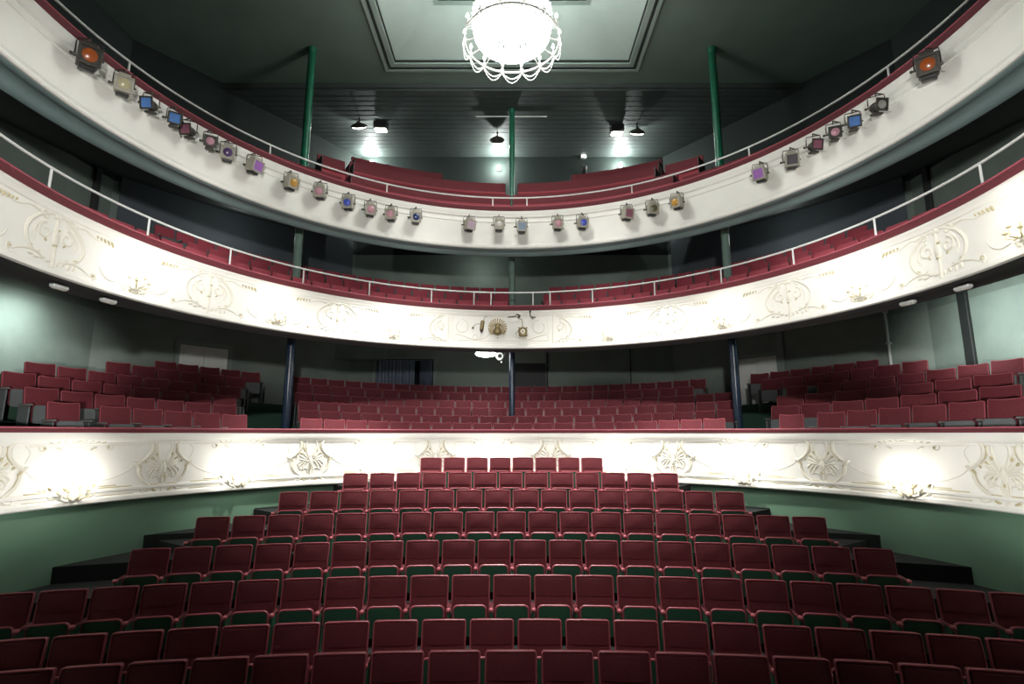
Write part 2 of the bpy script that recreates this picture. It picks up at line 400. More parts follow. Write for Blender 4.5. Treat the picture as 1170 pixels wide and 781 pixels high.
for i, (pxa, pxb, py, seg) in enumerate(((205, 261, 396, 1), (843, 888, 408, 3))):
    A, tx, nn = wall_frame(pxa, py, seg); B, _, _ = wall_frame(pxb, py, seg); c = (A+B)/2; w = np.linalg.norm((B-A)[:2]); zt = c[2]; zb = zt-2.05
    mb = MB(); wall_box(mb, c, tx, nn, .08, zb, zt+.08, .06, 0, 0)
    mb = MB()
    for sg in (-1, 1): wall_box(mb, c+np.array([*(tx*sg*(w/2+.05)), 0]), tx, nn, .1, zb, zt+.1, .07)
    wall_box(mb, c, tx, nn, w, zt, zt+.1, .07)
    fr = mb.build('door_frame', M_doorf, smooth=False)
    dr = bpy.data.objects.new('door_%d' % (i+1), None); C.objects.link(dr); dr['kind'] = 'structure'; fr.parent = dr
    for sg in (-1, 1):
        mb = MB(); cc = c+np.array([*(tx*sg*w/4), 0]); wall_box(mb, cc, tx, nn, w/2-.012, zb, zt-.01, .045, .004)
        wall_box(mb, cc, tx, nn, w/2-.2, zb+1.15, zt-.15, .012, .004, .042); wall_box(mb, cc, tx, nn, w/2-.2, zb+.15, zb+.95, .012, .004, .042)
        lf = mb.build('door_leaf', M_door, dr, smooth=False)
        mb = MB(); h = c+np.array([*(tx*sg*.08), 0]); wall_box(mb, h, tx, nn, .03, zb+.95, zb+1.1, .05, .005, .045); mb.build('door_handle', M_brass, lf, smooth=False)
A = atY(431, 412, 17.9); B = atY(495, 443, 17.9); zt = A[2]; zb = zt-1.35; xm = (A[0]+B[0])/2; w = B[0]-A[0]
mb = MB(); mb.box((xm, 17.88, (zt+zb)/2), (w, .02, zt-zb)); pane = mb.build('window_1', M_glass, smooth=False); pane['kind'] = 'structure'
mb = MB()
for x, ww in ((xm-w/2-.05, .1), (xm+w/2+.05, .1)): mb.box((x, 17.85, (zt+zb)/2), (ww, .1, zt-zb+.2))
mb.box((xm, 17.85, zt+.05), (w, .1, .1)); mb.box((xm, 17.83, zb-.05), (w+.1, .16, .1)); mb.build('window_frame', M_doorf, pane, smooth=False)
def curtain(xa, xb, label):
    mb = MB(); n = 60; vs = []
    for i in range(n+1):
        x = xa+(xb-xa)*i/n; y = 17.76+.035*math.sin(i*1.15)+.01*math.sin(i*2.9)
        for z in (zt+.02, (zt+zb)/2, zb-.04): vs.append((x, y, z))
        for z in (zb-.04, (zt+zb)/2, zt+.02): vs.append((x, y+.012, z))
    fs = [(i*6+j, i*6+(j+1) % 6, i*6+6+(j+1) % 6, i*6+6+j) for i in range(n) for j in range(6)]+[tuple(range(5, -1, -1)), tuple(n*6+j for j in range(6))]
    mb.add(vs, fs); cl = mb.build('curtain_cloth', M_curt)
    return cl
t = thing('curtain', 'dark blue-grey gathered curtain hanging in the window behind the circle seats', 'curtain', (0, 0, 0))
c1 = curtain(xm-w/2+.03, xm+.18*w, ''); c1.parent = t
c2 = curtain(xm+.27*w, xm+w/2-.03, ''); c2.parent = t
mb = MB(); mb.tube([(xm-w/2-.04, 17.76, zt+.03), (xm+w/2+.04, 17.76, zt+.03)], .015); mb.build('curtain_rod', M_black, t)
# boxed beam beside the window, conduits, battens and pipes
A = atY(375, 394, 17.7); B = atY(440, 411, 17.7); mb = MB(); mb.box(((A[0]+B[0])/2, 17.66, (A[2]+B[2])/2+.3), (B[0]-A[0], .48, A[2]-B[2]+.6)); struct('trim_3', mb, M_wall, smooth=False)
A = atY(586, 420, 17.9); mb = MB(); mb.box(((A[0]+1.1)/2+.03, 17.87, CZ+1.2), (1.1, .05, 2.3)); struct('trim_4', mb, M_strip, smooth=False)
def wall_rod(name, px, py, seg, z0, z1, r, m, label, cat, square=None):
    P, tx, nn = wall_frame(px, py, seg); mb = MB()
    if square: wall_box(mb, P, tx, nn, square, z0, z1, .08, .01)
    else:
        q = P[:2]+nn*(r+.03); mb.tube([(q[0], q[1], z0), (q[0], q[1], z1)], r, 10)
    if label is None: return struct(name, mb, m)
    t = thing(name, label, cat, (0, 0, 0)); mb.build('pipe_run', m, t)
    for zz in (z0+.5, (z0+z1)/2, z1-.4):
        mb = MB(); wall_box(mb, np.array([*P[:2], 0]), tx, nn, r*3.2, zz-.025, zz+.025, r*2+.05, .006); mb.build('pipe_clip', m, t)
wall_rod('wall_pipe', 1016, 390, 3, CZ+1.0, CZ+3.4, .035, M_rail, 'pale vertical pipe on the circle side wall near the white door', 'pipe')
wall_rod('trim_5', 1106, 370, 4, CZ+.6, CZ+3.5, .1, M_strip, None, None, .22)
wall_rod('trim_6', 893, 400, 3, CZ+.6, CZ+3.5, .1, M_doorf, None, None, .16)
wall_rod('wall_pipe', 625, 420, 2, CZ+.9, CZ+3.4, .022, M_strip, 'thin dark vertical conduit on the back wall right of the middle column', 'pipe')
wall_rod('wall_pipe', 720, 420, 2, CZ+.9, CZ+3.4, .018, M_strip, 'thin conduit on the back wall midway between middle column and right column', 'pipe')
for k, (px, py, seg) in enumerate(((113, 180, 0), (194, 225, 0), (966, 230, 4), (1058, 190, 4))):
    wall_rod('trim_%d' % (7+k), px, py, seg, CZ+4.0, CZ+7.0, .1, M_strip, None, None, .16)
# slate panels of the upper circle wall
for k, (seg, ta, tb) in enumerate(((1, .0, 1.0), (3, .0, 1.0))):
    (x0, y0), (x1, y1) = OW[seg], OW[seg+1]; tx = np.array([x1-x0, y1-y0]); L = np.linalg.norm(tx); tx /= L; nn = np.array([tx[1], -tx[0]])
    mb = MB(); P = np.array([(x0+x1)/2, (y0+y1)/2, 0]); wall_box(mb, P, tx, nn, L-.3, CZ+3.8, CZ+7.0, .03); struct('trim_%d' % (11+k), mb, M_wallp, smooth=False)
# ================================================================== BALCONY FRONTS
def ellipsoid_relief(mb, Mf, s, h, ang, L, W, D):
    n, m = 8, 5; vs = []; fs = []
    for i in range(m+1):
        u = -L/2+L*i/m; r = math.sqrt(max(0, 1-(2*u/L)**2))*W/2+.001
        for k in range(n):
            q = 2*PI*k/n; a = u; b = r*math.cos(q); d = D*math.sin(q)*(r/(W/2))
            vs.append(Mf(s+a*math.cos(ang)-b*math.sin(ang), h+a*math.sin(ang)+b*math.cos(ang), d))
    for i in range(m):
        for k in range(n): fs.append((i*n+k, i*n+(k+1) % n, (i+1)*n+(k+1) % n, (i+1)*n+k))
    fs.append(tuple(range(n-1, -1, -1))); fs.append(tuple(m*n+k for k in range(n))); mb.add(vs, fs)
def mapper(cur, zb, s0, sc=1.0, d0=0.0):
    def Mf(x, h, d):
        p, n = cur.at(s0+x*sc); return (p[0]-n[0]*(d+d0), p[1]-n[1]*(d+d0), zb+h)
    return Mf
def rel(mb, Mf, pts, r, k=5, n=6, d=0.0):
    P = smooth(pts, k) if len(pts) > 2 else [np.array(p) for p in pts]
    rs = r if hasattr(r, '__len__') else None
    R = [np.interp(i/(len(P)-1), np.linspace(0, 1, len(rs)), rs) for i in range(len(P))] if rs else r
    mb.tube([Mf(p[0], p[1], d) for p in P], R, n)
def spiral(cx, cy, r0, r1, a0, turns, n=14):
    return [(cx+(r0+(r1-r0)*i/n)*math.cos(a0+turns*2*PI*i/n), cy+(r0+(r1-r0)*i/n)*math.sin(a0+turns*2*PI*i/n)) for i in range(n+1)]
def front(name, label, cur, zb, zt, prof, capz, rim_d, rim_m):
    t = thing(name, label, 'balcony', (0, 0, 0))
    H = zt-zb; mb = MB(); sweep(mb, cur, [(o, zb+h) for o, h in prof], 180); mb.build('fascia_panel', M_cream, t)
    mb = MB(); sweep(mb, cur, [(-.07, zt), (-.085, zt+.03), (-.085, zt+capz-.03), (-.06, zt+capz), (.20, zt+capz), (.22, zt+capz-.02), (.22, zt)], 180)
    cap = mb.build('rail_cushion', M_cap, t)
    mb = MB(); mb.tube(along(cur, cur.s[0], cur.s[-1], zt+capz-.012, .082, 160), .014, 6); mb.build('cushion_braid', M_capt, cap)
    if rim_d:
        mb = MB(); sweep(mb, cur, [(.005, zb+.0), (.10, zb-.012), (.16, zb+.02), (rim_d-.2, zb+.02), (rim_d-.15, zb-.01), (rim_d, zb), (rim_d, zb+.13), (.005, zb+.13)], 160)
        mb.build('soffit_rim', rim_m, t)
    return t
P1 = [(-.03, 0), (-.05, .02), (-.05, .07), (-.03, .095), (-.01, .11), (-.01, .155), (-.035, .165), (-.035, .20), (-.015, .215), (0, .225), (0, .90), (-.015, .91), (-.015, .935), (-.035, .95), (-.06, .99), (-.06, 1.088), (.02, 1.088), (.10, 1.05), (.10, 0)]
bf1 = front('balcony_front', 'white rococo front of the lowest balcony, directly above the green stalls wall', H1, Z1B, Z1T, P1, .085, 0, None)
P2 = [(-.02, 0), (-.045, .015), (-.045, .05), (-.03, .06), (-.03, .085), (-.01, .095), (0, .115), (0, .84), (-.02, .855), (-.03, .90), (-.055, .93), (-.055, .966), (.02, .966), (.10, .93), (.10, 0)]
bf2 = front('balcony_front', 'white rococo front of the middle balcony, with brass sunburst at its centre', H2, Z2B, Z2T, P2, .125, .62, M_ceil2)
P3 = [(-.03, 0), (-.05, .02), (-.05, .06), (-.035, .075), (-.03, .10), (-.01, .115), (0, .15), (-.005, .40), (0, .70), (-.02, .71), (-.02, .735), (-.01, .75), (-.01, .82), (-.03, .83), (-.045, .86), (-.03, .88), (-.06, .95), (-.06, 1.007), (.02, 1.007), (.10, .97), (.10, 0)]
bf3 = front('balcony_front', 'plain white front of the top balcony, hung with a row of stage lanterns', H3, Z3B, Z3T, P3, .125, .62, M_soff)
# ---- lowest tier ornament
def cartouche1(Mf):
    mb = MB()
    for g in (-1, 1):
        fr = [(.30, .955), (.245, .93), (.215, .86), (.235, .75), (.31, .65), (.42, .565), (.395, .52), (.39, .44), (.35, .34), (.26, .25), (.20, .19), (.24, .13), (.33, .115)]
        mb.mi = 0; rel(mb, Mf, [(g*x, h) for x, h in fr], [.022, .03, .032, .03, .03, .034, .03, .028, .028, .03, .034, .03, .022])
        mb.mi = 1; rel(mb, Mf, [(g*(x-.034), h) for x, h in fr[1:5]], .011, d=.006); rel(mb, Mf, [(g*(x-.03), h) for x, h in fr[6:11]], .008, d=.004)
        ellipsoid_relief(mb, Mf, g*.385, .53, g*.9, .10, .035, .034); mb.mi = 0
        ellipsoid_relief(mb, Mf, g*.44, .575, g*.6, .12, .06, .04)
        rel(mb, Mf, [(g*x, h) for x, h in [(.02, .60), (.07, .70), (.11, .80), (.10, .90), (.05, .95)]], [.012, .016, .022, .022, .014])
        rel(mb, Mf, [(g*x, h) for x, h in [(.05, .66), (.14, .74), (.17, .84), (.15, .92)]], [.010, .016, .016, .01])
        for a, L in ((.2, .20), (.55, .23), (.95, .25), (1.3, .24)):
            ellipsoid_relief(mb, Mf, g*(.03+math.cos(a)*L*.62), .50+math.sin(a)*L*.62, a if g > 0 else PI-a, L, .052, .03)
        mb.mi = 1
        for a, L in ((.75, .34), (1.12, .36)): ellipsoid_relief(mb, Mf, g*(.02+math.cos(a)*L*.7), .50+math.sin(a)*L*.7, a if g > 0 else PI-a, .08, .035, .026)
        ellipsoid_relief(mb, Mf, g*.29, .60, g*1.2, .05, .03, .03)
        mb.mi = 0
        for q, (a, L) in enumerate(((-.75, .16), (-.40, .20), (-.08, .22))):
            rel(mb, Mf, [(g*.04, .50), (g*(.04+L*.55*math.cos(a)), .53+L*.5*math.sin(a)), (g*(.04+L*math.cos(a)), .47+L*math.sin(a)), (g*(.03+L*.95*math.cos(a)), .42+L*math.sin(a))], [.012, .022, .020, .008])
        rel(mb, Mf, [(g*.03, .32), (g*.12, .36), (g*.20, .33), (g*.25, .37)], [.012, .018, .014, .006]); rel(mb, Mf, [(g*.12, .62), (g*.20, .68), (g*.24, .66), (g*.22, .61)], [.010, .016, .014, .006])
        mb.mi = 1
        for a, L in ((-.58, .15), (-.24, .17)): rel(mb, Mf, [(g*(.04+L*.4*math.cos(a)), .49+L*.4*math.sin(a)), (g*(.04+L*math.cos(a)), .465+L*math.sin(a))], .007, d=.008)
        mb.mi = 0; sp = spiral(g*.27, .155, .075, .02, -PI/2, g*1.1); rel(mb, Mf, sp, [.024, .016], k=1)
        rel(mb, Mf, [(g*x, h) for x, h in [(.02, .42), (.05, .36), (.05, .28), (.02, .20)]], [.014, .018, .016, .012])
        ellipsoid_relief(mb, Mf, g*.05, 1.0, 0, .07, .05, .05); ellipsoid_relief(mb, Mf, g*.13, .985, g*.4, .09, .045, .045)
        mb.mi = 1; ellipsoid_relief(mb, Mf, g*.09, .965, 0, .035, .03, .045)
        mb.mi = 1; rel(mb, Mf, [(g*.06, .215), (g*.19, .215)], .013, d=.01); ellipsoid_relief(mb, Mf, g*.12, .12, g*.5, .12, .045, .03)
    mb.mi = 0; rel(mb, Mf, [(0, .04), (.005, .2), (-.005, .4), (0, .62)], [.03, .026, .03, .022])
    ellipsoid_relief(mb, Mf, 0, .48, PI/2, .26, .09, .045); ellipsoid_relief(mb, Mf, 0, .07, PI/2, .14, .08, .04)
    mb.mi = 1; ellipsoid_relief(mb, Mf, .0, .36, PI/2, .07, .03, .05)
    return mb
C1 = [-14, 187, 355, 497.5, 629, 769, 939, 1147]
S1 = [sum(p)/2 for p in zip(C1, C1[1:])]
S1 = [85, 273, 428, 563, 700, 849, 1036]
zm1 = Z1B+.55
sC = [H1.sx(p, zm1) for p in C1]; sS = [H1.sx(p, zm1) for p in S1]
for s in sC: cartouche1(mapper(H1, Z1B, s)).build('cartouche', [M_relief, M_gold], bf1)
for i, s in enumerate(sS):
    Mf = mapper(H1, Z1B, s); L = (sC[i]-s)+.45; R = (sC[i+1]-s)-.45
    for e, g in ((L, -1), (R, 1)):
        mb = MB(); mb.mi = 0
        rel(mb, Mf, [(e, .555), (e*.86, .46), (e*.62, .37), (e*.35, .335), (g*.20, .33)], .009)
        rel(mb, Mf, [(e*.98, .90), (g*.62, .885), (g*.5, .90)], .009); sp = spiral(g*.46, .86, .065, .018, PI/2, -g*1.1); rel(mb, Mf, sp, [.012, .016], k=1)
        rel(mb, Mf, [(e+g*.05, .90), (e-g*.03, .80), (e+g*.02, .65)], .008)
        mb.mi = 1; rel(mb, Mf, [(e*.97, .225), (g*.34, .225)], .011, d=.004); rel(mb, Mf, [(e*.70, .255), (g*.34, .255)], .008, d=.002)
        rel(mb, Mf, [(e, .108), (g*.34, .108)], .007, d=.018); ellipsoid_relief(mb, Mf, g*.44, .86, g*.8, .05, .03, .03)
        mb.build('festoon', [M_relief, M_gold], bf1)
    mb = MB()
    for g in (-1, 1):
        for q in range(4): ellipsoid_relief(mb, Mf, g*(.10+.09*q), .965-.012*q, g*.5, .085, .035, .05)
        ellipsoid_relief(mb, Mf, g*.24, .84, g*.4, .12, .04, .02)
    ellipsoid_relief(mb, Mf, 0, .955, 0, .16, .07, .05); mb.build('shell_crest', [M_relief, M_gold], bf1)
    mb = MB()       # scrolled boss below the candle arms
    for g in (-1, 1):
        mb.mi = 0; sp = spiral(g*.20, .20, .11, .03, -PI/2, g*1.2); rel(mb, Mf, sp, [.034, .02], k=1)
        rel(mb, Mf, [(g*x, h) for x, h in [(.02, .06), (.14, .075), (.28, .12), (.34, .22), (.36, .29)]], [.02, .028, .028, .022, .01])
        for q in range(3): ellipsoid_relief(mb, Mf, g*(.05+.06*q), .13+.02*q, g*(.4+.3*q), .12, .045, .05)
        mb.mi = 1; ellipsoid_relief(mb, Mf, g*.09, .24, g*.9, .12, .035, .05); ellipsoid_relief(mb, Mf, g*.20, .20, 0, .06, .05, .045); ellipsoid_relief(mb, Mf, g*.30, .27, g*1.0, .08, .03, .04)
    mb.mi = 0; ellipsoid_relief(mb, Mf, 0, .12, PI/2, .22, .13, .07); ellipsoid_relief(mb, Mf, 0, .27, PI/2, .14, .07, .06)
    mb.mi = 1; ellipsoid_relief(mb, Mf, .01, .11, .8, .08, .035, .08); ellipsoid_relief(mb, Mf, 0, .32, PI/2, .07, .03, .06)
    mb.build('scroll_boss', [M_relief, M_gold], bf1)
# ---- middle tier ornament
def flourish2(Mf, sides=(-1, 1)):
    mb = MB()
    for g in sides:
        mb.mi = 0
        rel(mb, Mf, [(g*x, h) for x, h in [(.06, .82), (.16, .80), (.30, .72), (.42, .60), (.46, .46), (.40, .32), (.28, .24), (.20, .27)]], [.012, .022, .026, .028, .028, .024, .018, .012])
        rel(mb, Mf, [(g*x, h) for x, h in [(.20, .68), (.29, .62), (.34, .50), (.30, .38)]], [.010, .018, .018, .01])
        sp = spiral(g*.17, .55, .12, .03, PI/2, -g*1.15); rel(mb, Mf, sp, [.022, .014], k=1)
        sp = spiral(g*.20, .76, .075, .02, 0 if g > 0 else PI, g*1.1); rel(mb, Mf, sp, [.02, .012], k=1)
        rel(mb, Mf, [(g*x, h) for x, h in [(.30, .78), (.45, .80), (.62, .74), (.78, .735)]], [.02, .014, .012, .008])
        for q in range(4): ellipsoid_relief(mb, Mf, g*(.07+.09*q), .17+.02*(q % 2), g*.7+PI/4, .09, .04, .025)
        rel(mb, Mf, [(g*x, h) for x, h in [(.12, .20), (.30, .24), (.48, .22), (.62, .15)]], [.016, .018, .016, .01]); sp = spiral(g*.66, .175, .055, .015, -PI/2, g*1.1); rel(mb, Mf, sp, [.016, .012], k=1)
        mb.mi = 1
        for q in range(5): ellipsoid_relief(mb, Mf, g*(.66+.065*q), .775-.006*q, PI/2+g*.5, .045+.014*q, .024+.003*q, .02)
        ellipsoid_relief(mb, Mf, g*.36, .30, g*.4, .09, .022, .02); ellipsoid_relief(mb, Mf, g*.15, .44, g*.9, .06, .024, .02); ellipsoid_relief(mb, Mf, g*.66, .175, 0, .035, .03, .024)
    mb.mi = 0
    if len(sides) > 1:
        rel(mb, Mf, [(0, .10), (.01, .35), (-.01, .6), (0, .85)], [.03, .022, .03, .02]); ellipsoid_relief(mb, Mf, 0, .50, PI/2, .22, .10, .035); ellipsoid_relief(mb, Mf, 0, .79, 0, .16, .06, .03)
        mb.mi = 1; ellipsoid_relief(mb, Mf, 0, .40, 0, .07, .03, .04); ellipsoid_relief(mb, Mf, .03, .62, .7, .05, .02, .035)
    else:
        g = sides[0]; rel(mb, Mf, [(0, .12), (0, .84)], .016); rel(mb, Mf, [(-g*.06, .84), (-g*.06, .20)], .007)
    return mb
zm2 = Z2B+.5
F2 = [63, 239, 386, 762, 901, 1072]; S2 = [-40, 155, 316, 449, 696, 825, 983, 1172]
for p in F2: flourish2(mapper(H2, Z2B, H2.sx(p, zm2))).build('flourish', [M_relief, M_gold], bf2)
flourish2(mapper(H2, Z2B, H2.sx(512, zm2)), (-1,)).build('flourish', [M_relief, M_gold], bf2)
flourish2(mapper(H2, Z2B, H2.sx(632, zm2)), (1,)).build('flourish', [M_relief, M_gold], bf2)
Mf = mapper(H2, Z2B, H2.sx(572, zm2)); mb = MB()      # centre panel
for a, b in (((-1.2, .82), (1.2, .82)), ((-1.2, .20), (1.2, .20)), ((-1.2, .20), (-1.2, .82)), ((1.2, .20), (1.2, .82))):
    rel(mb, Mf, [(a[0]+(b[0]-a[0])*q/8, a[1]+(b[1]-a[1])*q/8) for q in range(9)], .009, k=1)
for g in (-1, 1):
    sp = spiral(g*.98, .55, .19, .12, PI/2, g*.9); rel(mb, Mf, sp, .014, k=1); sp = spiral(g*.62, .30, .10, .03, 0, g*1.2); rel(mb, Mf, sp, .014, k=1)
    rel(mb, Mf, [(g*x, h) for x, h in [(1.15, .36), (.9, .30), (.7, .24), (.45, .26), (.3, .34)]], [.012, .018, .02, .016, .01])
mb.build('centre_panel', [M_relief, M_gold], bf2)
for p in S2:
    Mf = mapper(H2, Z2B, H2.sx(p, zm2)); mb = MB()
    for g in (-1, 1):
        mb.mi = 0; sp = spiral(g*.13, .23, .10, .03, -PI/2, g*1.2); rel(mb, Mf, sp, [.02, .012], k=1)
        rel(mb, Mf, [(g*x, h) for x, h in [(.0, .38), (.12, .36), (.20, .28), (.22, .2)]], [.016, .02, .016, .01])
        mb.mi = 1; ellipsoid_relief(mb, Mf, g*.06, .135, g*.8, .06, .03, .03); ellipsoid_relief(mb, Mf, g*.10, .34, g*.3, .08, .022, .03)
    mb.mi = 0; ellipsoid_relief(mb, Mf, 0, .14, 0, .16, .08, .04); mb.build('scroll_bracket', [M_relief, M_gold], bf2)
    for g in (-1, 1):
        mb = MB(); rel(mb, Mf, [(g*x, h) for x, h in [(.26, .22), (.42, .20), (.55, .26), (.62, .36)]], [.012, .018, .016, .008]); mb.build('scroll_swag', [M_relief, M_gold], bf2)
# ================================================================== SCONCES
def sconce(name, cur, zb, p, zmid, hb, label, group, power, big):
    s = cur.sx(p, zmid); P, n = cur.at(s); rz = math.atan2(-n[0], n[1])   # local -Y faces the hall
    t = thing(name, label, 'wall light', (P[0], P[1], zb+hb), rz, group); k = 1.0 if big else .8
    mb = MB(); mb.ball((0, -.03, 0), .085*k, 12, 7, (1.1, .5, 1.25)); mb.ball((0, -.06, -.07*k), .05*k, 10, 6)
    for g in (-1, 1): mb.tube([(g*.02, -.05, -.05), (g*.09*k, -.06, -.09*k), (g*.16*k, -.05, -.05*k), (g*.15*k, -.05, .02), (g*.10*k, -.05, .02)], [.02, .02, .018, .014, .01], 7)
    mb.build('bracket', M_relief, t)
    for x, zz, yy in ((-.14*k, .10*k, -.17), (0, .16*k, -.21), (.14*k, .10*k, -.17)):
        mb = MB(); mb.tube([(0, -.05, -.02), (x*.5, -.12, -.07*k), (x, yy, -.03), (x, yy, zz-.05)], [.011, .011, .011, .009], 7); arm = mb.build('arm', M_gold, t)
        mb = MB(); mb.lathe([(.012, zz-.06), (.034, zz-.045), (.036, zz-.035), (.014, zz-.03), (.014, zz+.03), (.011, zz+.035)], (x, yy, 0), 10); mb.build('candle_cup', M_gold, arm)
        mb = MB(); mb.lathe([(.006, zz+.035), (.02, zz+.06), (.022, zz+.08), (.012, zz+.115), (.002, zz+.14)], (x, yy, 0), 10); mb.build('bulb', M_bulb, arm)
    wl = Matrix.Rotation(rz, 3, 'Z') @ Vector((0, -.42, .20*k))
    light('sconce_light', 'POINT', (P[0]+wl.x, P[1]+wl.y, zb+hb+wl.z), power, (1, .97, .92), .06)
PW1, PW2 = 15, 7
nm = ['leftmost', 'second from left', 'third from left', 'fourth from left, behind the back stalls row', 'third from right', 'second from right', 'rightmost']
for p, w in zip(S1, nm): sconce('wall_sconce', H1, Z1B, p, zm1, .17, 'lit candle sconce on the lowest balcony front, '+w, 'candle sconces on the lowest balcony front', PW1, True)
nm = ['leftmost', 'second from left', 'left of the brass sunburst', 'first right of the brass sunburst', 'second right of the brass sunburst', 'third right of the brass sunburst', 'rightmost, at the right edge']
for p, w in list(zip(S2[1:], nm)): sconce('wall_sconce', H2, Z2B, p, zm2, .24, 'lit candle sconce on the middle balcony front, '+w, 'candle sconces on the middle balcony front', PW2, False)
# ================================================================== HANDRAILS
def handrail(label, cur, zb, zr, posts, off):
    t = thing('handrail', label, 'handrail', (0, 0, 0)); c2 = cur.offset(off)
    mb = MB(); mb.tube(along(c2, c2.s[0], c2.s[-1], zr, 0, 180), .02, 8); mb.build('rail', M_rail, t)
    for p in posts:
        P, n = c2.at(c2.sx(p, (zb+zr)/2)); mb = MB(); mb.tube([(P[0], P[1], zb-.005), (P[0], P[1], zr)], .017, 8); mb.lathe([(.045, zb), (.045, zb+.01), (.02, zb+.015)], (P[0], P[1], 0), 10); mb.build('post', M_rail, t)
handrail('thin white handrail on posts along the top balcony cushion', H3, Z3T+.125, CZ+6.13, [147, 308.6, 442, 563, 602, 722, 856, 1015.5], .10)
handrail('thin white handrail on posts along the middle balcony cushion', H2, Z2T+.125, CZ+3.56, [57, 169.5, 263, 346.6, 422, 493, 541.5, 561, 609, 628.5, 677, 748, 824, 906.5, 1000, 1121.5], .10)
# ================================================================== SEATS
def edge_tube(mb, o, r, lo=0.0): mb.tube([p for p in o if p[2] > lo], r, 6)
def stalls_proto(two):
    t = thing('stalls_seat', 'x', 'theatre seat'); tilt = lambda z: -(.92-z)*.2
    mb = MB(); fy = lambda x, z: tilt(z)-.02*(1-(x/.225)**2)+.02
    o = mb.panel(.445, .40, .92, .02, .045, fy, 8, lambda x: .008*(1-(x/.22)**2)); b = mb.build('backrest', M_vels, t)
    mb = MB(); edge_tube(mb, [(p[0], p[1]-.004, p[2]) for p in o], .0085, .45); mb.build('piping', M_pipe, b)
    mb = MB(); mb.panel(.405, .705, .902, .02, .03, lambda x, z: fy(x, z)-.016-.012*(1-(x/.2)**2)*(1-((z-.80)/.11)**2), 8); mb.build('back_pad', M_velp, b)
    mb = MB(); fs = lambda x, z: -.235+(.645-z)*.05
    o = mb.panel(.38, .30, .645, .05, .018, fs, 8, r0=.03); sb = mb.build('seat_board', M_green, t)
    mb = MB(); mb.panel(.36, .32, .635, .05, .06, lambda x, z: fs(x, z)+.019, 8); mb.build('seat_cushion', M_vels, sb)
    mb = MB(); edge_tube(mb, [(p[0], p[1]+.009, p[2]) for p in o], .0125, .40); mb.build('seat_edge', M_pipe, sb)
    for x in ((.25, -.25) if two else (.25,)):
        mb = MB(); mb.bbox((x, -.16, .30), (.026, .30, .60), .008); mb.bbox((x, -.16, .012), (.06, .34, .024), .006); mb.build('side_panel', M_greenst, t)
        mb = MB(); mb.bbox((x, -.15, .615), (.042, .28, .03), .012); ar = mb.build('armrest', M_velp, t)
        mb = MB(); mb.ball((x, -.30, .615), .031, 10, 7, (1, 1.2, .9)); mb.build('armrest_end', M_pipe, ar)
    return t
def circle_proto(name, two, vel, hb=.90):
    t = thing(name, 'x', 'theatre seat'); fy = lambda x, z: -(hb-z)*.17+.03*(x/.225)**2-.03
    mb = MB(); o = mb.panel(.45, .50, hb, .03, .05, fy, 8, lambda x: .022*(x/.225)**2-.012); b = mb.build('backrest', vel, t)
    mb = MB(); edge_tube(mb, [(p[0], p[1]+.004, p[2]) for p in o], .007, .55); mb.build('piping', M_pipe, b)
    mb = MB(); fs = lambda x, z: -.24-(.62-z)*.12
    o = mb.panel(.38, .30, .60, .05, .02, fs, 6, r0=.03); sb = mb.build('seat_board', M_grey, t)
    mb = MB(); mb.panel(.37, .31, .59, .05, .06, lambda x, z: fs(x, z)+.021, 6); mb.build('seat_cushion', vel, sb)
    for x in ((.255, -.255) if two else (.255,)):
        mb = MB(); mb.bbox((x, -.13, .29), (.024, .30, .58), .008); mb.bbox((x, -.13, .012), (.06, .32, .024), .006); mb.build('side_panel', M_grey, t)
        mb = MB(); mb.bbox((x, -.15, .605), (.045, .34, .035), .014); mb.build('armrest', M_greyl, t)
    return t
def place_row(protos, cur, segs, ztop, hb, lab, group, gap, w0):
    # segs: (px left edge, px right edge, count, extra left, extra right)
    items = []
    for (x0, x1, n, el, er) in segs:
        s0, s1 = cur.sx(x0, ztop), cur.sx(x1, ztop); pitch = (s1-s0+gap)/n
        for i in range(-el, n+er): items.append((s0+(i+.5)*pitch-gap/2, pitch, i == -el))
    N = len(items)
    for i, (s, pitch, first) in enumerate(items):
        P, n = cur.at(s); a = math.degrees(math.atan2(P[0], P[1]-8)); z = ztop(a) if callable(ztop) else ztop
        r = dup(protos[1 if first else 0], (P[0], P[1], z-hb), math.atan2(-n[0], n[1]), lab(i, N), group); k = (pitch-gap)/w0; r.scale = (k, 1, 1)
def side(i, N, what='seat'):
    j = N-1-i; the = '' if what else 'the '
    if i == 0: return 'at the left end'
    if j == 0: return 'at the right end'
    return (ORD[i+1]+' from left end') if i <= j else (ORD[j+1]+' from right end')
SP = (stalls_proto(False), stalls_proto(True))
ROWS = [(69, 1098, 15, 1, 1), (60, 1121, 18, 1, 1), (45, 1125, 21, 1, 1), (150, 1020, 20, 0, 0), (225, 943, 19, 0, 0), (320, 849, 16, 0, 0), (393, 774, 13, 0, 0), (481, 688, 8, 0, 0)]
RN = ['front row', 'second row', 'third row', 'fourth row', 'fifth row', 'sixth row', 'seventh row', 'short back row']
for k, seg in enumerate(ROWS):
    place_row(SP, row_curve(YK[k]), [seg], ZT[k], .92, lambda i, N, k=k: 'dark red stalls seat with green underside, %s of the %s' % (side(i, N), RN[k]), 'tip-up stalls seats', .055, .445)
for p in SP: wipe(p)
CP = (circle_proto('circle_seat', False, M_vel), circle_proto('circle_seat', True, M_vel))
